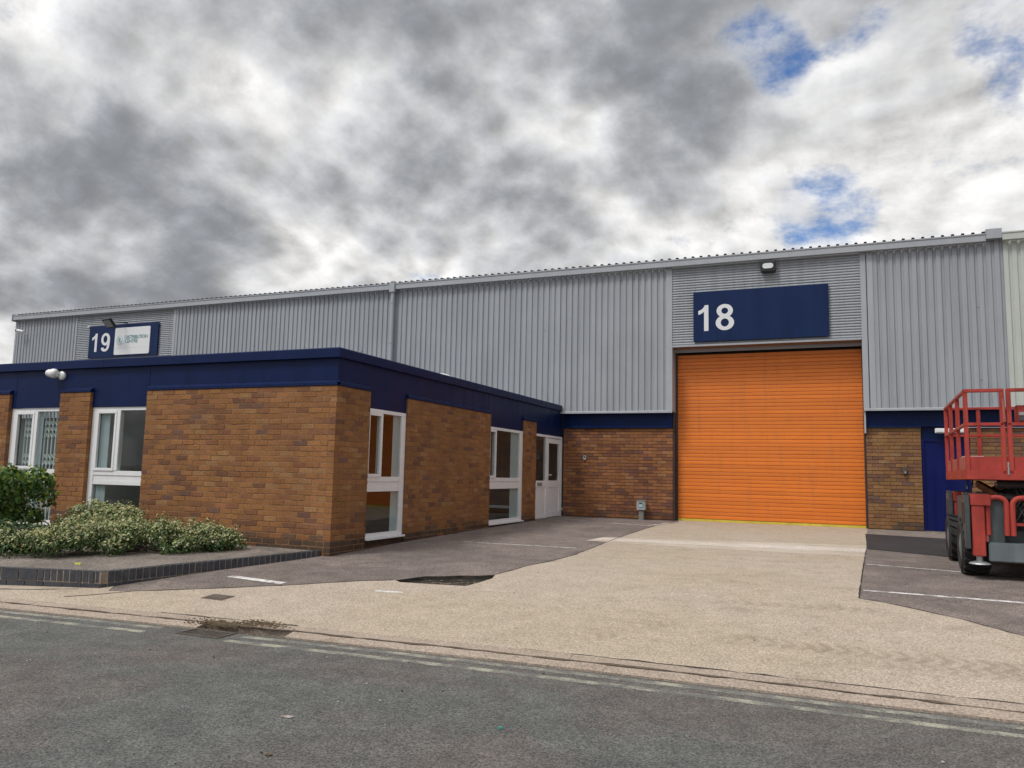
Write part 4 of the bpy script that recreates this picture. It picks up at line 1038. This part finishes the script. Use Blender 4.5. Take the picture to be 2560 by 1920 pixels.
c1 = mound([((-10.75, -11.38, .36), (-10.0, -11.22, .38), .34), ((-10.25, -11.08, .42), (-9.75, -10.55, .45), .42), ((-9.75, -10.6, .45), (-9.15, -9.95, .38), .36), ((-9.3, -10.05, .38), (-8.95, -9.75, .33), .26), ((-10.9, -10.5, .44), (-10.0, -10.2, .44), .24)], 150, .08, .20, 5)
rnd = random.Random(77)
for k in range(70):
    q = rnd.choice(c1[:150]); c1.append((q[0]+rnd.gauss(0, .07), q[1]+rnd.gauss(0, .07), q[2]+q[3]*rnd.uniform(.6, 1.05), rnd.uniform(.03, .07), 1.3))
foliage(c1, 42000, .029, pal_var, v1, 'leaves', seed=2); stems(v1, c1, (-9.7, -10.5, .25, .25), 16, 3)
v2 = thing('variegated_shrub', 'taller variegated shrub mound below the middle front window', 'shrub')
c2 = mound([((-11.35, -9.9, .60), (-10.6, -9.75, .52), .30)], 46, .09, .17, 8)
foliage(c2, 13000, .029, pal_var, v2, 'leaves', seed=4); stems(v2, c2, (-11.0, -9.85, .2, .1), 8, 6)
v3 = thing('green_shrub', 'tall dark green leafy shrub at the left edge before the grilled window', 'shrub')
rnd = random.Random(9); c3 = []
for k in range(95):
    z = rnd.uniform(.05, .84); wv = .62 if z > .35 else .46
    x = -12.3+rnd.uniform(-1.1, wv); y = -10.75+rnd.uniform(-.42, .42); c3.append((x, y, z, rnd.uniform(.10, .2), .9))
foliage(c3, 17000, .06, pal_green, v3, 'leaves', seed=7, up=.2); stems(v3, c3, (-12.0, -10.7, .3, .2), 26, 8, .011)
v4 = thing('green_shrub', 'low dark green shrub foot at the far left bed edge', 'shrub')
rnd = random.Random(19); c4 = [(-10.95+rnd.gauss(0, .22), -11.25+rnd.gauss(0, .16), soil_z(-10.9, -11.2)+rnd.uniform(.08, .30), rnd.uniform(.09, .16), .9) for k in range(26)]
foliage(c4, 2800, .06, lambda r, t, p: (jit((.03, .065, .022), r, .3), jit((.045, .09, .03), r, .3)), v4, 'leaves', seed=13, up=.2); stems(v4, c4, (-10.95, -11.2, .15, .1), 6, 18)

# ------------------------------------------------------------------ scissor lift
sc = thing('scissor_lift', 'red rough terrain scissor lift parked at the right edge', 'lift')
GZ = gz(.2, -7.0)
LM = Matrix.Translation((.055, -7.55, GZ)) @ Matrix.Rotation(R_(-1.3), 4, 'Z')      # local: x right, y away, z up; origin front left at ground
def lb(name, m, *boxes, bevel=.006, par=None):
    b = MB()
    for q in boxes: b.box(*q, LM)
    return b.build(name, m, par or sc, bevel=bevel)
def lt(name, m, pts, r, n=8, par=None):
    return MB().tube([LM @ Vector(p) for p in pts], r, n).build(name, m, par or sc)
WD, LN = 1.62, 2.62        # width, length
# platform
deck = lb('platform', 'red_paint', (0, WD, 0, .05, 1.13, 1.245), (0, WD, LN-.05, LN, 1.13, 1.245), (0, .05, .051, LN-.051, 1.13, 1.245), (WD-.05, WD, .051, LN-.051, 1.13, 1.245), (.051, WD-.051, .051, LN-.051, 1.15, 1.20))
lb('kick_plate', 'red_paint', (.02, WD-.02, .02, .032, 1.246, 1.40), par=deck, bevel=0)
lb('kick_plate', 'red_lit', (.02, .032, .033, LN-.033, 1.246, 1.40), par=deck, bevel=0)  # left face takes the paler red, side light painted in
lb('kick_plate', 'red_paint', (.02, WD-.02, LN-.032, LN-.02, 1.246, 1.40), par=deck, bevel=0)
lb('kick_plate', 'red_paint', (WD-.032, WD-.02, .033, LN-.033, 1.246, 1.40), par=deck, bevel=0)
T = 2.19
for px, py in ((.025, .025), (.395, .02), (.462, .02), (1.10, .02), (1.17, .02), (WD-.025, .025), (.025, .95), (.025, 1.85), (.025, LN-.03), (.44, LN-.03), (1.17, LN-.03), (WD-.025, LN-.03), (WD-.025, .95), (WD-.025, 1.85)):
    lb('rail_post', 'red_paint', (px-.024, px+.024, py-.02, py+.02, 1.2, T-.0205), bevel=.004, par=deck)
for z in (T-.02, 1.775):
    for (a, c) in (((0, .02), (.419, .02)), ((.439, .02), (1.125, .02)), ((1.147, .02), (WD, .02))): lb('guard_rail', 'red_paint', (a[0], c[0], 0, .04, z-.02+.0, z+.02), par=deck, bevel=.005)
    lb('guard_rail', 'red_lit', (.001, .041, .041, LN-.06, z-.018, z+.018), par=deck, bevel=.005)
    lb('guard_rail', 'red_paint', (WD-.041, WD-.001, .041, LN-.06, z-.018, z+.018), par=deck, bevel=.005)
    lb('guard_rail', 'red_paint', (0, WD, LN-.059, LN-.02, z-.018, z+.018), par=deck, bevel=.005)
lt('latch_rod', 'red_lit', [(.405, -.004, T-.12), (.413, -.006, 1.80)], .016, 8, deck)
lb('latch', 'galv', (.420, .437, -.01, .03, 1.19, 1.34), bevel=.003, par=deck)
cb = lb('control_box', 'red_paint', (.55, .90, .10, .26, 1.80, 2.0), par=deck)
lb('control_panel', 'galv', (.57, .88, .085, .099, 1.88, 1.92), par=cb, bevel=.002); lb('control_panel', 'chassis_grey', (.57, .88, .088, .099, 1.82, 1.87), par=cb, bevel=.002)
lt('cable', 'upvc', [(.64, .3, 1.42), (.70, .22, 1.44), (.78, .15, 1.55), (.86, .14, 1.62), (.95, .2, 1.45)], .012, 6, deck)
lb('tool_tray', 'upvc', (.08, .30, .9, 1.3, 1.401, 1.43), par=deck, bevel=.004)
for k in range(4):
    xx = .46+k*.05; lt('hose', 'rubber', [(xx, .16, .55), (xx-.05, .12, .75), (xx+.08, .15, .95), (xx+.03, .3, 1.12)], .011, 6)
lt('hose', 'rubber', [(.03, .25, 1.13), (.02, .24, 1.02), (.07, .25, .98), (.10, .3, 1.13)], .008, 6)
# scissor stack
for side, xx in (('a', .34), ('b', 1.20)):
    for k in range(3):
        z0_ = .62+k*.155; y0, y1 = .22, LN-.3
        for s_ in (0, 1):
            za, zb = (z0_, z0_+.15) if s_ == 0 else (z0_+.15, z0_); xo = xx+(s_*.07)
            b = MB(); p = [Vector((xo, y0, za-.045)), Vector((xo, y1, zb-.045)), Vector((xo, y1, zb+.045)), Vector((xo, y0, za+.045))]
            i = 0; q = [LM @ v for v in p] + [LM @ (v+Vector((.06, 0, 0))) for v in p]
            b.v = [tuple(v) for v in q]; b.f = [(0, 1, 2, 3), (4, 7, 6, 5), (0, 4, 5, 1), (1, 5, 6, 2), (2, 6, 7, 3), (3, 7, 4, 0)]
            b.build('scissor_arm', 'arm_dark', sc, bevel=.004)
    for k in range(4): lt('pivot_pin', 'galv', [(xx-.03, .24, .62+k*.155), (xx+.17, .24, .62+k*.155)], .022, 10)
for k in range(4): lt('cross_tube', 'arm_dark', [(.34, .25, .60+k*.16), (1.33, .25, .60+k*.16)], .05, 12)
lt('lift_cylinder', 'galv', [(.8, .5, .5), (.8, 1.9, 1.05)], .05, 12)
lb('power_pack', 'arm_dark', (.46, 1.19, .62, 1.7, .57, 1.06), bevel=.02)
lb('power_pack', 'chassis_grey', (.50, .95, .34, .60, .57, .80), bevel=.015)
# chassis
ch = lb('chassis', 'chassis_grey', (.36, 1.26, .20, LN-.2, .30, .56), bevel=.015)
lb('bumper', 'bumper_grey', (.20, WD-.2, .0, .19, .20, .415), par=ch, bevel=.012)
lb('side_tray', 'chassis_grey', (.06, .355, .75, LN-.75, .38, .92), par=ch, bevel=.012)
lb('side_tray', 'chassis_grey', (1.265, WD-.06, .75, LN-.75, .38, .92), par=ch, bevel=.012)
lb('engine_cover', 'arm_dark', (.42, 1.22, .21, .55, .561, .60), par=ch)
for k in range(3): lb('ladder_rung', 'arm_dark', (.60, 1.05, .06, .09, .45+k*.07, .47+k*.07), par=ch, bevel=.003)
# front guard hoops
def hoop(x0, x1, z0, z1, r=.06):
    pts = [(x0, .04, z0), (x0, .04, z1-r)] + [(x0+r-r*math.cos(a), .04, z1-r+r*math.sin(a)) for a in [k*math.pi/10 for k in range(1, 6)]] + [(x1-r+r*math.sin(a), .04, z1-r+r*math.cos(a)) for a in [k*math.pi/10 for k in range(0, 6)]] + [(x1, .04, z0)]
    return lt('guard_hoop', 'red_paint', pts, .030, 10, ch)
hoop(.205, .395, .50, .93, .08); hoop(.455, 1.16, .50, .93, .09); hoop(1.225, 1.41, .50, .93, .08)
lb('guard_plate', 'chassis_grey', (.19, .37, .06, .075, .40, .90), par=ch, bevel=.003)
lb('guard_plate', 'chassis_grey', (1.25, 1.43, .06, .075, .40, .90), par=ch, bevel=.003)
b = MB()
for k in range(9):
    for s_ in (0, 1):
        x = .49+k*.065; b.tube([LM @ Vector((x, .07, .66 if s_ else .88)), LM @ Vector((min(x+.12, 1.13), .07, .88 if s_ else .66))], .005, 4)
b.build('mesh_infill', 'arm_dark', ch, kind='stuff')
lb('mesh_frame', 'red_paint', (.47, 1.14, .05, .08, .61, .645), par=ch)
# outriggers at the four corners
def outrigger(x0, y0, sx_, red='red_paint'):
    def X(a, c): return (x0+a*sx_, x0+c*sx_) if sx_ > 0 else (x0+c*sx_, x0+a*sx_)
    o = lb('outrigger', red, (*X(.06, .19), y0, y0+.16, .255, .83), (*X(.05, .255), y0-.01, y0+.17, .831, .965), bevel=.008)
    lb('side_shield', 'chassis_grey', (*X(-.005, .045), y0+.02, y0+.44, .33, .95), par=o, bevel=.008)
    for k in range(2): lb('shield_slot', 'arm_dark', (*X(-.012, -.0055), y0+.10+k*.16, y0+.20+k*.16, .62, .86), par=o, bevel=.002)
    lb('shield_cap', 'chassis_grey', (*X(.0, .24), y0+.18, y0+.42, .951, .975), par=o, bevel=.003)
    px = x0+.13*sx_
    lt('ram', 'galv', [(px, y0+.08, .26), (px, y0+.08, .19)], .035, 12, o)
    MB().lathe([(.05, .03), (.105, .012), (.115, 0), (.10, -.008)], 24, LM @ Matrix.Translation((px, y0+.08, .165))).build('foot_pad', 'galv', o)
    lb('hose_clip', 'red_lit', (*X(.191, .225), y0+.04, y0+.1, .42, .50), par=o, bevel=.004)
    return o
outrigger(-.02, -.02, 1); outrigger(WD+.02, -.02, -1); outrigger(-.02, LN-.62, 1); outrigger(WD+.02, LN-.62, -1)
# wheels
def wheel(x0, yc, sgn):
    R0, Wd = .33, .31; Mw = LM @ Matrix.Translation((x0, yc, R0)) @ Matrix.Rotation(R_(90), 4, 'Y')
    t = MB().lathe([(.18, -Wd/2+.02), (.27, -Wd/2), (.315, -Wd/2+.03), (R0-.02, -Wd/2+.07), (R0-.015, 0), (R0-.02, Wd/2-.07), (.315, Wd/2-.03), (.27, Wd/2), (.18, Wd/2-.02)], 32, Mw).build('wheel', 'rubber', sc)
    b = MB()
    for k in range(18):
        for s_ in (-1, 1):
            a = 2*math.pi*(k+(.5 if s_ > 0 else 0))/18
            Mb = LM @ Matrix.Translation((x0, yc, R0)) @ Matrix.Rotation(a, 4, 'X') @ Matrix.Translation((s_*.065, 0, R0-.018)) @ Matrix.Rotation(R_(28*s_), 4, 'Z')
            b.box(-.075, .075, -.018, .018, 0, .026, Mb)
    b.build('tread_lugs', 'rubber', t, kind='stuff')
    MB().lathe([(.05, -.02), (.17, -.02), (.185, .0), (.185, .02), (.14, .03), (.05, .045)], 24, LM @ Matrix.Translation((x0-sgn*(Wd/2-.045), yc, R0)) @ Matrix.Rotation(R_(-90*sgn), 4, 'Y')).build('rim', 'bumper_grey', t)
    return t
for x0, s_ in ((.10, 1), (WD-.10, -1)):
    wheel(x0, .50, s_); wheel(x0, LN-.52+.02, s_)
